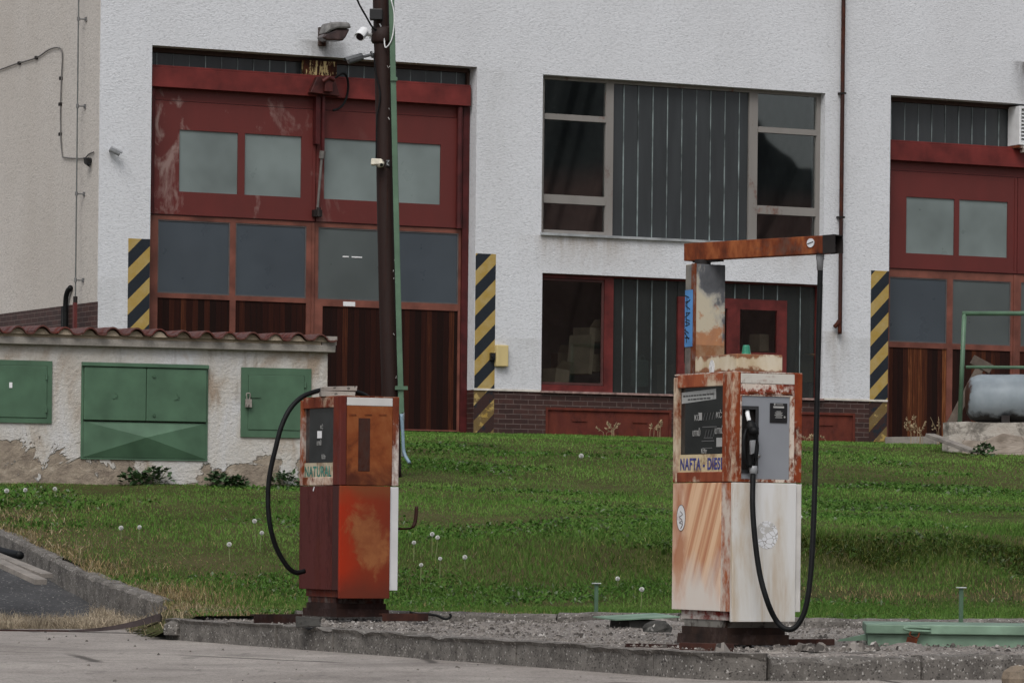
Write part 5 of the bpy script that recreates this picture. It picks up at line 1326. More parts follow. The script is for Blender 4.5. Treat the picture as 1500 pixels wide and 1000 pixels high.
for k in range(12):
    zz_ = zb1 - .03 - k * (zb1 - zb0 - .05) / 12; bb = my0 + .02 + rnd.uniform(.0, .02)
    q.obox((mx0 - .0072, bb + .07, zz_ + rnd.uniform(-.02, .02)), (mx0 - .0072, bb + .015, zz_ + rnd.uniform(-.025, .02)), .006, .002, (1, 0, 0))
    if k % 2: q.obox((mx0 - .0072, bb + .05, zz_ - .02), (mx0 - .0072, bb + .052, zz_ + .02), .005, .002, (1, 0, 0))
q.build('scribble', simple('black_ink', (.012, .014, .02, 1), .6), bs)
# boom: swung round towards the road
b0 = DN.loc(DN.wd((mx0 + mx1) / 2, (my0 + my1) / 2, mzt)) 
pv = DN.wd((mx0 + mx1) / 2 - .03, (my0 + my1) / 2, mzt + .06)
pv = at(1030, 370, pv.y)                                           # over the mast, level with the photo
e0 = at(1008, 370, pv.y + .10); e1 = at(1211, 358.5, pv.y - .62)
q = MB(); lo_ = lambda v: DF.loc(v)
q.obox(lo_(e0), lo_(e1), .085, .108); boom = q.build('boom', rusty('boom_rust', (.10, .045, .03, 1), .8, ((104, 50, 26), (150, 88, 50), (52, 26, 18)), 4.5, (1, 1, 1), seed=50), D, bevel=.004)
dv = (e1 - e0).normalized()
q = MB(); e2 = e1 + dv * .0005; e3 = at(1229, 357, e1.y - .06); up = Vector((0, 0, 1)); sd = dv.cross(up).normalized()
for sg in (-1, 1): q.obox(lo_(e2 + sd * .038 * sg), lo_(e3 + sd * .038 * sg), .006, .11)
q.obox(lo_(e2 + up * .05), lo_(e3 + up * .05), .07, .006); q.obox(lo_(e2 - sd * .0 + dv * .01), lo_(e2 + dv * .03), .07, .1); q.build('boom_fork', M_iron, boom)
q = MB(); q.tube([lo_(e2 - up * .005), lo_(e2 + dv * .055 - up * .005)], [.03, .018], 12); q.build('bolt', M_chrome, boom, True)
nrm = -sd if (-sd).y < 0 else sd
bc = at(1193.5, 353, e0.y + (e1.y - e0.y) * .92) ; bc = e0 + dv * (e1 - e0).length * .92 + nrm * .0435 + up * .012
q = MB(); disc(q, lo_(bc), DF.loc(DF.o + dv), DF.loc(DF.o + up), DF.loc(DF.o + nrm), .027, .027, 18, .006); wp = q.build('washer', simple('washer_white', (.55, .57, .60, 1), .4), boom)
q = MB(); q.obox(lo_(bc + nrm * .007 - dv * .022 - up * .006), lo_(bc + nrm * .007 + dv * .022 + up * .006), .003, .005); q.build('washer_slot', M_iron, wp)
q = MB(); q.tube([lo_(mp) for mp in (DN.wd((mx0 + mx1) / 2 - .02, (my0 + my1) / 2, mzt - .002), DN.wd((mx0 + mx1) / 2 - .02, (my0 + my1) / 2, mzt + .03))], .05, 14); q.obox(lo_(e0 + dv * .06 - up * .06), lo_(e0 + dv * .26 - up * .058), .06, .012); q.build('pivot', M_iron, boom)
# hose from the boom down in a long loop and up to the nozzle
Yb = e0.y + (e1.y - e0.y) * .95
Yn = DN.wd(.1, -.05, 0).y
hp_ = [(1201.5, 372, Yb), (1201.5, 398, Yb), (1199.5, 480, Yb), (1197, 580, Yb - .02), (1194.5, 680, Yb - .05), (1191.5, 770, Yb - .1), (1187.5, 840, Yb - .13), (1180, 890, Yb - .14), (1167, 916, Yb - .14), (1152, 921, Yb - .14), (1137, 908, Yb - .12), (1124, 880, Yn - .12), (1113, 840, Yn - .10), (1106, 790, Yn - .08), (1102.5, 740, Yn - .05), (1103, 694, Yn)]
q = MB(); q.tube(spline([lo_(at(*p_)) for p_ in hp_], 7), .0165, 12); hose = q.build('hose', M_rubber, D, True)
q = MB(); q.tube([lo_(at(1201.5, 371, Yb)), lo_(at(1201.5, 380, Yb)), lo_(at(1201.3, 381, Yb)), lo_(at(1201, 396, Yb))], [.025, .025, .022, .018], 14); q.build('hose_fitting', M_greypl, hose, True)

# natural pump --------------------------------------------------------------
DR = ((70, 26, 20), (86, 36, 24), (50, 20, 18))
RO = ((112, 56, 26), (128, 68, 32), (66, 28, 18))
def m_natfront():
    m = Mt('faded_red_panel', .55, .12); x, y, z = m.xyz(); n = m.noise(4.5, 8, .66, m.co((1, 1, .8), (.5, .2, .15)), .5); e = m.noise(3, 5)
    c = m.ramp(m.math('ADD', x, m.math('MULTIPLY', m.math('SUBTRACT', e, .5), .3)), [(.30, (.40, .035, .009, 1)), (.5, (.27, .035, .012, 1)), (.75, (.20, .03, .014, 1))])
    c = m.ramp(m.math('ADD', m.math('MULTIPLY', m.math('ADD', x, .24), 2.0), m.math('MULTIPLY', m.math('SUBTRACT', e, .5), .35)), [(.02, (.31, .026, .008, 1)), (.4, (.20, .030, .012, 1)), (.9, (.15, .028, .014, 1))])
    dx = m.math('DIVIDE', x, .17); dz = m.math('DIVIDE', m.math('SUBTRACT', z, .62), .24)
    rr = m.math('SQRT', m.math('ADD', m.math('MULTIPLY', dx, dx), m.math('MULTIPLY', dz, dz)))
    bl = m.ramp(m.math('ADD', rr, m.math('MULTIPLY', m.math('SUBTRACT', n, .5), 4.2)), [(.45, .92), (1.15, 0.0)])
    c = m.mix(bl, c, m.ramp(n, [(.35, (.27, .105, .04, 1)), (.5, (.20, .065, .026, 1)), (.65, (.13, .035, .018, 1))]))
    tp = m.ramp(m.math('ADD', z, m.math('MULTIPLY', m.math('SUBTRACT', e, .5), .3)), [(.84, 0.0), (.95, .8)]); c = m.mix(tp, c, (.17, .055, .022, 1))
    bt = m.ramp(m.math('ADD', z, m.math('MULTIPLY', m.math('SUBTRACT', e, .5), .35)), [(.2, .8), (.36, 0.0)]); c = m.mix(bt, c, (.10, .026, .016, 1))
    m.col(c); m.bump(n, .2, .003); return m.m
M_nside = rusty('maroon_panel', (.085, .014, .011, 1), .4, ((66, 26, 22), (84, 38, 26), (48, 18, 18)), 2.5, (2, 2, .2), seed=3)
def m_natupper():
    m = Mt('rusted_front_panel', .85, .06); x, y, z = m.xyz(); n = m.noise(4, 8, .64, m.co((1, 1, .8), (2, 0, 1)), .5); n2 = m.noise(18, 5, .6)
    c = m.ramp(m.math('ADD', m.math('MULTIPLY', n, .8), m.math('MULTIPLY', n2, .2)), [(.36, (.11, .032, .014, 1)), (.48, (.20, .058, .021, 1)), (.64, (.26, .095, .036, 1))])
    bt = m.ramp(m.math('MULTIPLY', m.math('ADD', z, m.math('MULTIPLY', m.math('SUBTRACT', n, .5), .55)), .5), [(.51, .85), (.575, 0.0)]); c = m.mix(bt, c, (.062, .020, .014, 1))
    m.col(c); m.bump(n2, .4, .004); return m.m
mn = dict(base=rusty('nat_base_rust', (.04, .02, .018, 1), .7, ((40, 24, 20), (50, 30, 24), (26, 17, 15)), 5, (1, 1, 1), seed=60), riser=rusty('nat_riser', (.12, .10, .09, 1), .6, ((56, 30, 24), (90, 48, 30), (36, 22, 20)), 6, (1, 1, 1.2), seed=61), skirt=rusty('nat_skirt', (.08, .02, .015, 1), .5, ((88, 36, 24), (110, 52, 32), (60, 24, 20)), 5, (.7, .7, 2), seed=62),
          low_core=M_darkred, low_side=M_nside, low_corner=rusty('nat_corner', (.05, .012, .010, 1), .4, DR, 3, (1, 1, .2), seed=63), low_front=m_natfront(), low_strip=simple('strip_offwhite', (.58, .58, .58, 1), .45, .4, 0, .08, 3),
          core=M_iron, post=rusty('nat_post', (.10, .02, .015, 1), .5, ((92, 34, 22), (106, 44, 26), (62, 24, 20)), 3, (1, 1, .25), seed=64), post2=rusty('nat_post2', (.5, .45, .4, 1), .55, OR, 5, (1, 1, .4), seed=65), rail=rusty('nat_rail', (.46, .34, .24, 1), .7, ((104, 46, 28), (128, 64, 38), (84, 36, 24)), 5, (1, .7, 1), seed=66), rail2=rusty('nat_rail2', (.62, .5, .4, 1), .58, ((112, 56, 32), (150, 88, 54), (84, 38, 24)), 5, (1, .6, 1), seed=67),
          post3=rusty('nat_post3', (.60, .55, .5, 1), .56, ((104, 50, 30), (136, 76, 48), (70, 30, 22)), 4, (1, 1, .3), seed=68), top=rusty('nat_top', (.3, .25, .2, 1), .7, RO, 4), band=rusty('nat_band', (.58, .57, .55, 1), .1, OR, 5, (1, 1, 1), seed=69),
          display=simple('display_grey', (.034, .036, .037, 1), .07, .5, 0, .3, 3), grade=rusty('nat_grade', (.50, .43, .31, 1), .3, ((110, 84, 66), (130, 104, 80), (92, 68, 56)), 6, (1, .7, 1), seed=70))
N, NF, NN, nb, BL, BF, (Zs, Zt), disp, price = pump('fuel_pump', 497, 30.4, Zi + .02, 'rusted red pump with a stone slab on its top and a hose looping over it', mn, 'n', .408)
nl = lambda px, py, y=0.0: NN.on_y(px, py, y)
ns = lambda px, py, x=0.0: NN.on_x(px, py, x)
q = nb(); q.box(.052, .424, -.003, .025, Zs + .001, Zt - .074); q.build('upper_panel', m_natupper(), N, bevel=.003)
a0, z1_ = nl(525, 612); a1, z0_ = nl(541, 690)
q = nb(); q.box(a0, a1, -.0055, -.0032, z0_, z1_); q.build('dark_slot', rusty('slot_dark', (.045, .02, .014, 1), .6, ((58, 28, 20), (70, 34, 22), (40, 20, 16)), 6, (1, 1, .3), seed=72), N)
q = nb()
for px in (516, 539, 560.5): a, z = nl(px, 607); q.box(a - .03, a + .03, -.007, -.0032, z - .006, z + .003)
q.build('vent_slot', bpy.data.materials['slot_rust'], N)
text_part('NATURAL', .112, simple('green_lettering', (.035, .20, .16, 1), .5, .3, 0, .35, 25), price, BL(.684, Zs + .066, .0132), 'lettering', .92, .0006, .002, 1.1)
q = nb(); b_, z_ = ns(468, 636, .024); q.box(.0235, .0255, b_ - .04, b_ + .04, z_ - .028, z_ + .026); q.build('price_sticker', M_paper, disp)
def nt_(body, px, py, size, xs=1.0): b_, z_ = ns(px, py, .0245); text_part(body, size, M_print, disp, BL(b_, z_, .0245), 'lettering', xs)
nt_('KČ', 469, 628, .04); nt_('LITRŮ', 464, 652, .045, .7); nt_('Kč/ltr', 471, 672, .05, .6)
q = nb(); b_, z_ = ns(459, 716, 0); q.obox((-.0012, b_ - .0, z_ - .014), (-.0012, b_ - .02, z_ + .016), .014, .003, (1, 0, 0)); q.build('paper_scrap', M_paper, N)
# bent hook at the back
q = nb()
hk = [(582, 774, 30.9), (595, 774, 30.85), (604, 772, 30.8), (608.5, 762, 30.8), (610.5, 741, 30.8)]
q = MB(); q.tube(spline([NF.loc(at(*p_)) for p_ in hk], 6), [.008] * 13 + [.014] * 12, 8); q.build('hose_hook', M_pipe, N, True)
# hose: from the foot of the display side, up in a wide loop and over the top
hn = [(446, 836, 30.8), (433, 838, 30.75), (420, 828, 30.7), (404, 800, 30.65), (395, 765, 30.6), (392.5, 725, 30.6), (396, 690, 30.6), (404, 655, 30.6), (412, 625, 30.62), (424, 600, 30.66), (440, 583, 30.72), (458, 574.5, 30.8), (480, 570, 30.95), (505, 571, 31.05), (525, 575, 31.15), (540, 583, 31.25), (552, 600, 31.35), (556, 640, 31.4)]
q = MB(); q.tube(spline([NF.loc(at(*p_)) for p_ in hn], 7), .0185, 12); q.build('hose', M_rubber, N, True)
# stone slab on top
f = Fr(NF.wd(-.12, -.05, Zt + .001), TH - .35); t = fempty('stone_slab', f, 'two thin pale stone slabs lying on top of the rusted red pump', 'stone')
q = MB(); q.box(-.135, .125, -.09, .09, 0, .036, .006); q.build('lower_slab', M_slabst, t, bevel=.004)
q = MB(); q.box(-.13, .14, -.085, .09, .037, .072, .007); q.build('upper_slab', M_slabst, t, bevel=.004)
# ------------------------------------------------------------------ things on the island and lawn
def isl_pt(px, py): p = onz(px, py, ZISL); return p
M_flat = rusty('flat_iron_rust', (.05, .025, .02, 1), .7, ((58, 34, 28), (74, 44, 34), (34, 22, 20)), 4, (1, 1, 1), seed=80)
M_flat2 = rusty('flat_iron_dark', (.03, .017, .015, 1), .6, ((44, 24, 20), (58, 32, 24), (26, 16, 15)), 4, (1, 1, 1), seed=81)
def angle_iron(p0, p1, h, label, mat=M_flat2, w_=.05, name='angle_iron'):
    d = p1 - p0; f = Fr(((p0.x + p1.x) / 2, (p0.y + p1.y) / 2, min(p0.z, p1.z)), math.atan2(d.y, d.x)); t = fempty(name, f, label, 'iron bar')
    l = Vector((d.x, d.y, 0)).length / 2
    q = MB(); q.box(-l, l, -.004, .004, 0, h, .002); q.build('upright_flange', mat, t)
    q = MB(); q.box(-l, l, .0045, w_, h - .008, h, .002); q.build('top_flange', mat, t)
    return t
a, b = onz(373, 914, ZISL + .015), onz(438, 914, ZISL + .015); b = Vector((b.x, b.y - .0, a.z)); angle_iron(at(372, 914, 29.6), at(442, 914, 29.9), .075, 'dark rusty angle iron lying left of the rusted red pump')
angle_iron(at(560, 909, 30.3), at(627, 909, 30.5), .055, 'rusty angle iron lying right of the rusted red pump foot', M_flat)
angle_iron(at(916, 949, 24.9), at(1000, 947, 24.7), .03, 'thin dark iron strip on the island left of the white pump foot', M_flat2, .06)
angle_iron(at(995, 957, 24.35), at(1075, 957, 24.25), .065, 'brown rusty channel under the front of the white pump', M_flat, .10)
angle_iron(at(1078, 945, 24.9), at(1222, 942, 25.3), .035, 'rusty flat bar running right from the white pump foot', M_flat, .06)
f = Fr(at(451.5, 914, 28.6), TH - .45); f.o.z = ZISL + .012; t = fempty('stone_block', f, 'dark grey stone block on the island edge before the rusted red pump', 'stone')
q = MB()
q.box(-.088, .088, -.06, .06, 0, .072, .007); q.build('block', M_stone, t, bevel=.008)
def post(px, py0, py1, Y, label):
    g = ground_at(px, Y); f = Fr(g, TH); t = fempty('marker_post', f, label, 'post'); h = (py1 - py0) / FPX * Y
    q = MB(); q.box(-.0125, .0125, -.0125, .0125, -.05, h); q.build('shaft', M_greenpipe, t, bevel=.003)
    q = MB(); q.box(-.028, .028, -.028, .028, h, h + .008); q.build('cap', simple('cap_pale', (.5, .54, .52, 1), .5), t, bevel=.002)
post(874.5, 849, 899, 31.6, 'short green marker post with a pale cap between the two pumps')
post(1409, 849, 912, 29.6, 'short green marker post behind the pale green hatch')
# lid on a small concrete shaft
f = Fr(onz(935, 920, ZISL), TH); t = fempty('shaft_cover', f, 'small pale green lid tilted on a concrete shaft left of the white pump', 'cover')
q = MB(); q.box(-.16, .16, -.16, .16, -.05, .062, .008); q.build('shaft_ring', M_stone, t, bevel=.01)
q = MB(); q.hexa([(-.30, -.2, .062), (.22, -.22, .085), (.26, .22, .10), (-.26, .22, .075)], [(-.30, -.2, .071), (.22, -.22, .094), (.26, .22, .109), (-.26, .22, .084)]); q.build('lid', M_greenlid, t)
for (px, py, r_, lb) in ((962, 917, .075, 'dark concrete lump under the small green lid'),):
    pass
# large hatch with padlock
c = onz(1271, 945, ZISL); HF = Fr(c, R_(-3.5))
t = fempty('tank_hatch', HF, 'long pale green metal hatch with a rusty padlock at the right', 'hatch')
hw = lambda px, py, y: HF.on_y(px, py, y)
q = MB(); q.box(.0, 2.2, .02, .9, -.05, .075); q.build('hatch_base', M_greenlid, t, bevel=.004)
q = MB(); q.box(-.012, 2.23, -.012, .93, .076, .135); q.build('hatch_lid', M_greenlid, t, bevel=.006)
xx = hw(1330, 930, 0)[0]
q = MB(); q.tube(spline([(xx + .14, -.015, .115), (xx + .02, -.05, .12), (xx - .03, -.06, .115), (xx + .02, -.05, .10), (xx + .14, -.015, .095)], 5), .009, 8); q.build('hatch_handle', M_greenlid, t, True)
q = MB(); q.tube(spline([(xx + .02, -.05, .10), (xx + .01, -.06, .07), (xx + .055, -.06, .055), (xx + .07, -.04, .085)], 5), .006, 6); q.hexa([(xx - .02, -.075, .0), (xx + .045, -.075, -.012), (xx + .045, -.045, -.012), (xx - .02, -.045, .0)], [(xx - .005, -.075, .062), (xx + .06, -.075, .048), (xx + .06, -.045, .048), (xx - .005, -.045, .062)]); q.build('padlock', rusty('padlock_rust', (.14, .05, .025, 1), .7, seed=90), t, bevel=.006)
# flaking scrap beside the hatch
f = Fr(onz(1252, 939, ZISL + .02), TH - .6); t = fempty('torn_sheet', f, 'torn scrap of pale green sheet beside the left end of the hatch', 'scrap')
q = MB(); q.hexa([(-.11, 0, 0), (.08, -.02, .01), (.09, .09, .02), (-.04, .07, .0)], [(-.10, .0, .012), (.085, -.02, .05), (.09, .09, .055), (-.04, .07, .016)]); q.build('sheet', M_greenlid, t)
# broken pieces of the island edge
def rock(px, py, Y, r, label, mat=M_kerb, name='broken_stone', sq=.6, cat='stone', zo=0.0):
    o = at(px, py, Y); f = Fr(o, rnd.uniform(0, 3)); t = fempty(name, f, label, cat)
    q = MB(); import_v = []; n = 9; vs = []
    for k in range(5):
        ph = -.3 + (math.pi / 2 + .3) * k / 4
        for i in range(n):
            an = i * 6.2832 / n; rr = r * math.cos(ph) * (1 + .25 * mnoise.noise((math.cos(an) * 2 + px, math.sin(an) * 2, k * .7))); vs.append((rr * math.cos(an) * 1.25, rr * math.sin(an), r * sq * (math.sin(ph) + .29)))
    fs = [(k * n + i, k * n + (i + 1) % n, (k + 1) * n + (i + 1) % n, (k + 1) * n + i) for k in range(4) for i in range(n)] + [tuple(range(n))[::-1], tuple(4 * n + i for i in range(n))]
    q.add(vs, fs); q.build('stone', mat, t); return t
rock(261, 929, 30.9, .10, 'rough concrete lump at the left end of the island kerb', sq=.9)
rock(1176, 953, 24.5, .10, 'broken flake of concrete at the island edge right of the white pump', M_island, sq=.28)
rock(1136, 958, 24.2, .085, 'smaller pale concrete flake at the island edge below the hose', M_slabst, sq=.22)
rock(963, 925, 28.0, .09, 'dark concrete lump right of the small green lid', M_stone, sq=.7)
rock(1492, 1004, 23.5, .10, 'brownish stone against the kerb in the bottom right corner', m_conc('brown_stone', (.24, .19, .14, 1), (.12, .10, .08, 1), .02, 7), sq=.95)
# curved rusty strip at the driveway mouth
P = [at(100, 925, 33.0), at(150, 923.5, 32.8), at(195, 918, 32.6), at(235, 909, 32.4)]
f = Fr(P[1], 0); t = fempty('iron_strip', f, 'dark curved iron strip at the corner of the driveway kerb', 'iron strip')
q = MB(); S_ = spline([f.loc(p_) for p_ in P], 6)
for i in range(len(S_) - 1):
    a, b = S_[i], S_[i + 1]; h0, h1 = .012 + .055 * i / len(S_), .012 + .055 * (i + 1) / len(S_)
    q.hexa([a, a + Vector((0, .16, .01)), a + Vector((0, .16, .01 + h0 * .3)), a + Vector((0, 0, h0))], [b, b + Vector((0, .16, .01)), b + Vector((0, .16, .01 + h1 * .3)), b + Vector((0, 0, h1))])
q.build('strip', simple('strip_dark', (.06, .046, .045, 1), .6, .3, .2, .3, 6), t)
P = [at(-60, 924.5, 33.0), at(100, 925.5, 33.0)]
angle_iron(P[0], P[1], .02, 'flat iron bar along the foot of the dark driveway', M_flat2, .05)
# planks and pipe at the left edge
def plank(p0, p1, w_, h_, label, mat=M_plank, name='plank', up=(0, 0, 1)):
    m = (p0 + p1) / 2; f = Fr((m.x, m.y, min(p0.z, p1.z)), 0); t = fempty(name, f, label, 'plank')
    q = MB(); a, b = f.loc(p0), f.loc(p1); d = (b - a) / 3
    q.obox(a, b, w_, h_, up); o = q.build('board', mat, t, bevel=.004); return t
plank(at(-40, 800, 35.4), at(69, 843, 34.0), .11, .04, 'grey board lying farther from the road at the left edge')
plank(at(-40, 806, 34.9), at(60, 852, 33.5), .11, .045, 'grey board lying nearer the road at the left edge')
f = Fr(at(0, 812, 35.6), 0); t = fempty('hose_piece', f, 'short black pipe by the driveway kerb at the left edge', 'pipe')
q = MB(); q.tube(spline([f.loc(at(-50, 796, 36.2)), f.loc(at(-10, 804, 35.8)), f.loc(at(15, 810, 35.4)), f.loc(at(30, 813, 35.2))], 5), .035, 10); q.build('pipe_run', M_rubber, t, True)
# black cable bits behind the island
f = Fr(at(640, 903, 31.0), 0); t = fempty('cable_piece', f, 'black cable curled on the kerb right of the rusted red pump', 'cable')
q = MB(); q.tube(spline([f.loc(at(a, b, 31.0)) for a, b in ((600, 896), (612, 899), (626, 899), (640, 901), (652, 906), (660, 903), (659, 898))], 5), .010, 7); q.build('cable_run', M_rubber, t, True)

# ---- tank on its plinth behind a green rail, at the right
TY = onlawn(1450, 664).y
tp = at(1380, 648, TY); TF = Fr((tp.x, tp.y, tp.z - .25), R_(-8))
tx = lambda px, py, y=0.0: TF.on_y(px, py, y)[0]
tzz = lambda px, py, y=0.0: TF.on_y(px, py, y)[1]
t = fempty('concrete_plinth', TF, 'crumbling concrete plinth under the grey tank at the right', 'plinth')
def crumble(o, k, size):
    b = o.modifiers.new('Sub', 'SUBSURF'); b.subdivision_type = 'SIMPLE'; b.levels = b.render_levels = 5
    tx_ = bpy.data.textures.new('lumps', 'CLOUDS'); tx_.noise_scale = size; tx_.noise_depth = 4
    d = o.modifiers.new('Disp', 'DISPLACE'); d.texture = tx_; d.strength = k; d.mid_level = .5; d.texture_coords = 'LOCAL'
M_plin = None
def m_plinth():
    m = Mt('patchy_plinth', .9, .1); n = m.noise(2.2, 8, .66, m.co((1, 1, 1.4), (1, 0, 2)), .5); f = m.noise(20, 5, .7)
    c = m.ramp(m.math('ADD', m.math('MULTIPLY', n, .8), m.math('MULTIPLY', f, .2)), [(.36, (.10, .092, .082, 1)), (.47, (.22, .20, .175, 1)), (.53, (.40, .37, .33, 1)), (.68, (.34, .30, .26, 1))])
    m.col(c); m.bump(f, .7, .015); return m.m
M_plin = m_plinth()
z1_ = tzz(1400, 618); q = MB()
q.slab([(0, .12), (.10, .0), (3.2, -.02), (3.2, 2.2), (0.02, 2.2)], -.1, z1_); crumble(q.build('plinth_body', M_plin, t), .05, .35)
q = MB()
m_crk = Mt('cracked_render', .9, .1); v_ = m_crk.vor(2.6, 'DISTANCE_TO_EDGE'); n_ = m_crk.noise(3, 6)
m_crk.col(m_crk.mix(m_crk.ramp(v_, [(.003, .8), (.012, 0.0)]), m_crk.ramp(n_, [(.4, (.24, .20, .165, 1)), (.6, (.36, .31, .265, 1))]), (.08, .065, .05, 1))); m_crk.bump(n_, .5, .02)
zj = z1_ - .2
q.prism([(.3, -.05), (3.2, -.05)] + [(3.2 - .29 * k, zj + .09 * mnoise.noise((k * 1.7, 0, 9)) - .06 * (k > 8)) for k in range(11)], -.05, -.02); crumble(q.build('render_skin', m_crk.m, t), .035, .25)
f = Fr(TF.wd(.30, .75, z1_), TF.ang); t = fempty('storage_tank', f, 'dented grey metal tank lying on the concrete plinth behind the rail', 'tank')
rt = .36; q = MB(); ns_ = 36; sec = []
prof = [(0, .0), (.005, .12), (.03, .23), (.09, .31), (.18, .35), (.26, .36)] + [(.26 + .12 * k, .36) for k in range(1, 20)]
vs = []
for x, r in prof:
    for i in range(ns_):
        an = i * 6.2832 / ns_; dent = 1 + .035 * mnoise.noise((x * 2.3, math.cos(an) * 2.2, math.sin(an) * 2.2)) + .018 * mnoise.noise((x * 6, math.cos(an) * 5, math.sin(an) * 5)); vs.append((x, r * dent * math.cos(an), rt + .01 + r * dent * math.sin(an)))
m = len(prof); fs = [(i * ns_ + k, (i + 1) * ns_ + k, (i + 1) * ns_ + (k + 1) % ns_, i * ns_ + (k + 1) % ns_) for i in range(m - 1) for k in range(ns_)] + [tuple((m - 1) * ns_ + k for k in range(ns_))]
q.add(vs, fs)
mt = Mt('dented_tank_metal', .55, .35, .1); n_ = mt.noise(3, 7, .6); x, y, z = mt.xyz()
c_ = mt.ramp(n_, [(.3, (.19, .225, .25, 1)), (.7, (.27, .31, .34, 1))])
rsty = mt.ramp(mt.math('ADD', x, mt.math('MULTIPLY', mt.math('SUBTRACT', n_, .5), .35)), [(.06, 1.0), (.10, 0.0)])
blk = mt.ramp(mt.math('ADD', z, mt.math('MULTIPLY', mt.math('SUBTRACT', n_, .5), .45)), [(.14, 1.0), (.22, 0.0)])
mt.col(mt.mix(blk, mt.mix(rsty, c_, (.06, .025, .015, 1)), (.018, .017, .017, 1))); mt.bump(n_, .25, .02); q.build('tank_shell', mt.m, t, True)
for xx in (.55, 1.6): MB().box(xx, xx + .12, -.3, .3, 0, .12).build('saddle', M_iron, t)
f = Fr(TF.wd(tx(1411, 610, .25), .25, z1_), TF.ang); t = fempty('guard_rail', f, 'green tube railing on the plinth in front of the grey tank', 'railing')
hr = tzz(1411, 459, .25) - z1_; hm = tzz(1411, 537.5, .25) - z1_
for xx, sk in ((0, -.05), (2.3, 0)):
    q = MB(); q.tube([(xx + sk, 0, 0), (xx, 0, hr)], .034, 12); q.build('upright', M_greenpipe, t, True)
q = MB(); q.tube([(-.03, 0, hr), (2.9, 0, hr + .01)], .034, 12); q.build('top_rail', M_greenpipe, t, True)
q = MB(); q.tube([(.03, 0, hm), (2.9, 0, hm)], .024, 12); q.build('middle_rail', M_greenpipe, t, True)
plank(at(1392, 622, TY + .9), at(1440, 530, TY + 1.6), .12, .09, 'thick grey timber leaning behind the tank end', M_timber, 'timber', (0, 1, 0))
plank(at(1452, 541, TY + 1.5), at(1424, 526, TY + 1.5), .14, .10, 'short weathered timber end resting on the tank behind the rail', M_timber, 'timber', (0, 1, 0))
gl = onlawn(1400, 661); plank(at(1362, 637, gl.y - .2), at(1426, 661, gl.y - 1.0), .17, .05, 'pale grey board lying on the grass before the plinth', M_plank, 'plank')
plank(at(1300, 645.5, 64.5), at(1372, 644.5, 63.5), .10, .12, 'concrete edging strip along the foot of the right gate', M_conc, 'edging')

# ---- dandelion clocks
def dandelion(): 
    t = empty('dandelion', (0, 0, 0), 0, None, None)
    q = MB(); q.tube([(0, 0, -.02), (.004, .0, .5), (.0, 0, 1.0)], [.005, .0048, .0045], 6); st = q.build('stem', M_stem, t)
    q = MB(); rr = random.Random(4)
    for i in range(110):
        z = 1 - 2 * (i + .5) / 110; a = i * 2.39996; r = math.sqrt(1 - z * z); d = Vector((r * math.cos(a), r * math.sin(a), z))
        s_ = d.cross(Vector((.3, .5, .8))).normalized(); e = d.cross(s_)
        q.add([d * .004, d * .020 + s_ * .005, d * .0225, d * .020 - s_ * .005], [(0, 1, 2, 3)]); q.add([d * .0195 + e * .005, d * .0225, d * .0195 - e * .005, d * .014], [(0, 1, 2, 3)])
    vs = [(0, 0, .008), (0, 0, -.008)] + [(.008 * math.cos(k), .008 * math.sin(k), 0) for k in (0, 1.57, 3.14, 4.71)]
    q.add(vs, [(0, 2, 3), (0, 3, 4), (0, 4, 5), (0, 5, 2), (1, 3, 2), (1, 4, 3), (1, 5, 4), (1, 2, 5)])
    hd = q.build('seed_head', M_fluff, t); return t
DL = [(376, 763, 800, 'leftmost dandelion clock close left of the rusted pump hose'), (379.5, 781, 808, 'lower dandelion clock close left of the rusted pump hose'), (203, 772, 795, 'lone dandelion clock in the middle of the left lawn'),
      (605, 795, 822, 'dandelion clock nearest the rusted pump on its right'), (631, 783, 815, 'highest dandelion clock right of the rusted pump'), (637, 787, 818, 'dandelion clock just behind the highest one right of the rusted pump'),
      (645, 818, 850, 'dandelion clock in the group right of the rusted pump, second from the right'), (684, 816, 838, 'rightmost dandelion clock of the group right of the rusted pump'), (614, 828, 858, 'lowest dandelion clock of the group right of the rusted pump, on a slanting stem'),
      (902, 848, 862, 'dandelion clock right of the marker post between the pumps'), (937, 863, 895, 'dandelion clock close to the left side of the white pump'), (849, 668, 676, 'far dandelion clock high on the lawn below the lower window'),
      (38, 718, 732, 'dandelion clock below the left green cabinet, nearer the driveway kerb'), (80, 716, 730, 'dandelion clock on the grass between the left and large green cabinets'), (9, 719, 740, 'faded dandelion clock at the left edge of the photo'), (337, 797, 822, 'bent bare dandelion clock left of the rusted pump hose'), (178, 773, 790, 'small dandelion clock left of the lone one on the left lawn'), (1171, 757, 770, 'small dandelion clock right of the white pump side')]
d0 = dandelion()
for i, (px, py, pyb, lb) in enumerate(DL):
    o = d0 if i == 0 else copy_tree(d0)
    g = onlawn(px + rnd.uniform(-2, 3), pyb); hgt = (pyb - py) / FPX * g.y; k = g.y / 33 if g.y > 36 else 1.0
    o.location = g; o.rotation_euler = (0, 0, rnd.uniform(0, 6)); lean = rnd.uniform(-.12, .12)
    for ch in o.children:
        nm = ch.name.split('.')[0]
        if nm == 'stem': ch.scale = (1, 1, hgt); ch.rotation_euler = (0, lean, 0)
        else: ch.location = (math.sin(lean) * hgt, 0, math.cos(lean) * hgt); s_ = rnd.uniform(.72, .98) * k; ch.scale = (s_, s_, s_)
    tag(o, lb, 'dandelion', 'dandelion clocks in the lawn')

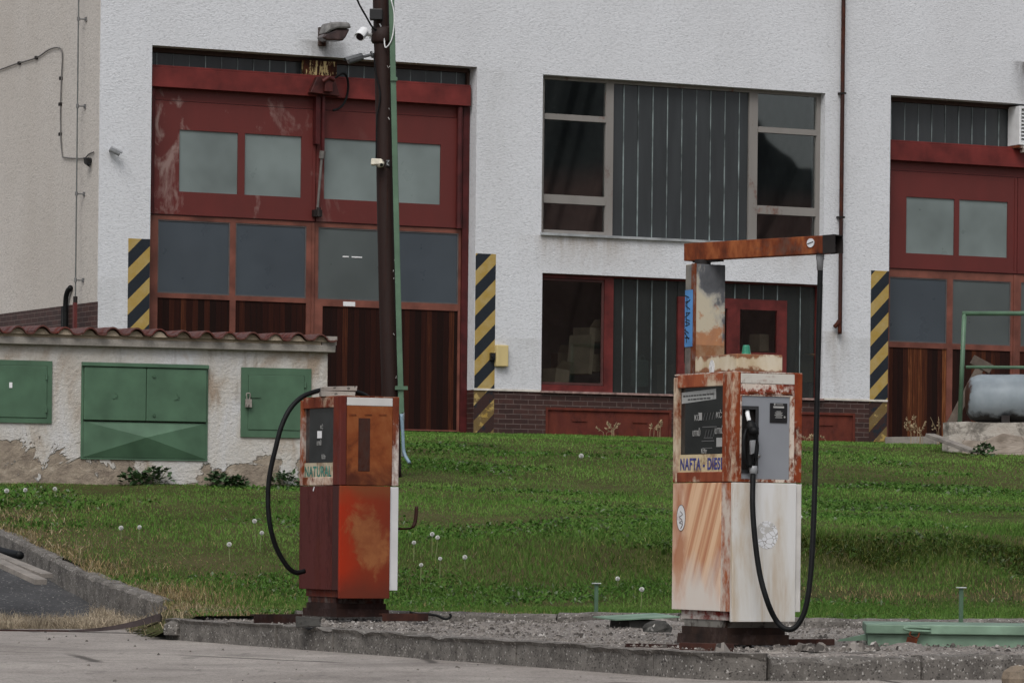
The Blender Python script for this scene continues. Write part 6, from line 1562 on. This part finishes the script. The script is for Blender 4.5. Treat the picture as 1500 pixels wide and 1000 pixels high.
# ---- leafy weeds at the hut's foot, dead stalks by the gates
def leafy(w_, h_, n, seed):
    rr = random.Random(seed); q = MB()
    for _ in range(n):
        z = h_ * rr.random() ** .8; a = rr.random() * 6.28; r = w_ * rr.random() ** .6 * (1 - .5 * z / h_); c = Vector((r * math.cos(a), r * math.sin(a) * .6, z)); l = rr.uniform(.045, .085)
        d = Vector((rr.uniform(-1, 1), rr.uniform(-1, .3), rr.uniform(-.5, .6))).normalized(); s_ = d.cross(Vector((rr.uniform(-.4, .4), rr.uniform(-.4, .4), 1))).normalized()
        q.add([c, c + d * l * .4 + s_ * l * .42, c + d * l, c + d * l * .4 - s_ * l * .42], [(0, 1, 2, 3)])
    return q
WL = [(195, 712, .20, .16, 'low leafy weed below the left half of the large green cabinet, at the hut wall'), (228, 712, .22, .22, 'taller leafy weed below the large green cabinet, at the hut wall'), (320, 716, .2, .17, 'leafy weed at the hut wall below the right end of the large cabinet'), (345, 717, .16, .12, 'small leafy weed at the hut wall between the large and padlocked cabinets'), (415, 716, .24, .2, 'leafy weed at the hut wall right behind the black hose'), (1442, 668, .2, .2, 'leafy weed at the foot of the concrete plinth')]
for i, (px, py, w_, h_, lb) in enumerate(WL):
    if px < 1000: g = H.wd(hx(px, py, -.12), -.12, 0); s_, t_ = ST(g); g.z = tzf(s_, t_)
    else: g = onlawn(px, py)
    f = Fr(g, H.ang); t = fempty('weed_plant', f, lb, 'weed', 'leafy weeds at the foot of the walls')
    leafy(w_ * 1.15, h_ * .85, 120, 100 + i).build('foliage', M_leaf, t)
    q = MB()
    for k in range(5): a = rnd.random() * 6.28; q.tube([(0, 0, -.03), (w_ * .6 * math.cos(a), w_ * .3 * math.sin(a), h_ * .8)], .004, 5)
    q.build('stems', M_stem, t)
def stalks(px, py, Y, w_, h_, n, lb, seed):
    g = ground_at(px, Y); f = Fr(g, TH); t = fempty('dry_weed', f, lb, 'dry weed', 'dry stalks along the building'); rr = random.Random(seed)
    q = MB(); e = MB()
    for _ in range(n):
        x, y = rr.uniform(-w_, w_), rr.uniform(-.1, .1); h = h_ * rr.uniform(.5, 1); tp = Vector((x + rr.uniform(-.15, .15), y, h)); q.tube([(x, y, -.03), (x * .95, y, h * .5), tp], .004, 4)
        for k in range(12):
            c = Vector((x, y, 0)).lerp(tp, rr.uniform(.55, 1)); d = Vector((rr.uniform(-1, 1), rr.uniform(-1, 1), rr.uniform(.1, 1))).normalized() * rr.uniform(.02, .05); s_ = Vector((d.z, 0, -d.x)).normalized() * .012; e.add([c, c + d * .5 + s_, c + d, c + d * .5 - s_], [(0, 1, 2, 3)])
    q.add(e.v, e.f); q.build('stalks', M_straw, t)
stalks(1352, 640, 63.0, .28, .48, 10, 'tall dry seed stalks before the planks of the right gate', 1)
stalks(885, 632, 63.6, .2, .24, 7, 'dry grass tuft before the left half of the rusty vent panel', 2)
stalks(960, 632, 64.0, .22, .30, 5, 'thin dry stalks before the right half of the rusty vent panel', 3)
stalks(1185, 650, 64.8, .3, .15, 8, 'low dry grass right of the hanging hose at the wall foot', 4)

# ------------------------------------------------------------------ camera, sky, sun
cam = bpy.data.cameras.new('camera'); co_ = bpy.data.objects.new('camera', cam); col.objects.link(co_)
cam.sensor_width = 36; cam.lens = 36 * FPX / 1500; cam.sensor_fit = 'HORIZONTAL'
cam.shift_y = (HYP - 500) / 1500; cam.clip_start = .5; cam.clip_end = 3000
co_.matrix_world = Matrix.Rotation(-ROLL, 4, 'Y') @ Matrix.Rotation(R_(90), 4, 'X')
sc.camera = co_
wd_ = bpy.data.worlds.new('World'); sc.world = wd_; wd_.use_nodes = True
nt = wd_.node_tree; bg = nt.nodes['Background']
sky = nt.nodes.new('ShaderNodeTexSky'); sky.sky_type = 'NISHITA'; sky.sun_disc = False
EL, AZ = R_(52), R_(192)          # sun high, behind the camera and to the right; azimuth from +Y towards +X
sky.sun_elevation = EL; sky.sun_rotation = AZ; sky.air_density = 1.0; sky.dust_density = 4.0; sky.ozone_density = 1.0
hs = nt.nodes.new('ShaderNodeHueSaturation'); hs.inputs['Saturation'].default_value = .35
nt.links.new(sky.outputs[0], hs.inputs['Color']); nt.links.new(hs.outputs[0], bg.inputs[0]); bg.inputs[1].default_value = .125
sl_ = bpy.data.lights.new('sun', 'SUN'); sl_.energy = 1.15; sl_.angle = R_(32); sl_.color = (1.0, .98, .95)
so = bpy.data.objects.new('sun', sl_); col.objects.link(so)
sd_ = Vector((math.sin(AZ) * math.cos(EL), math.cos(AZ) * math.cos(EL), math.sin(EL)))
so.rotation_euler = sd_.to_track_quat('Z', 'Y').to_euler()
so.location = sd_ * 60
vs_ = sc.view_settings; vs_.view_transform = 'Standard'; vs_.look = 'None'; vs_.exposure = 0.12; vs_.gamma = 1
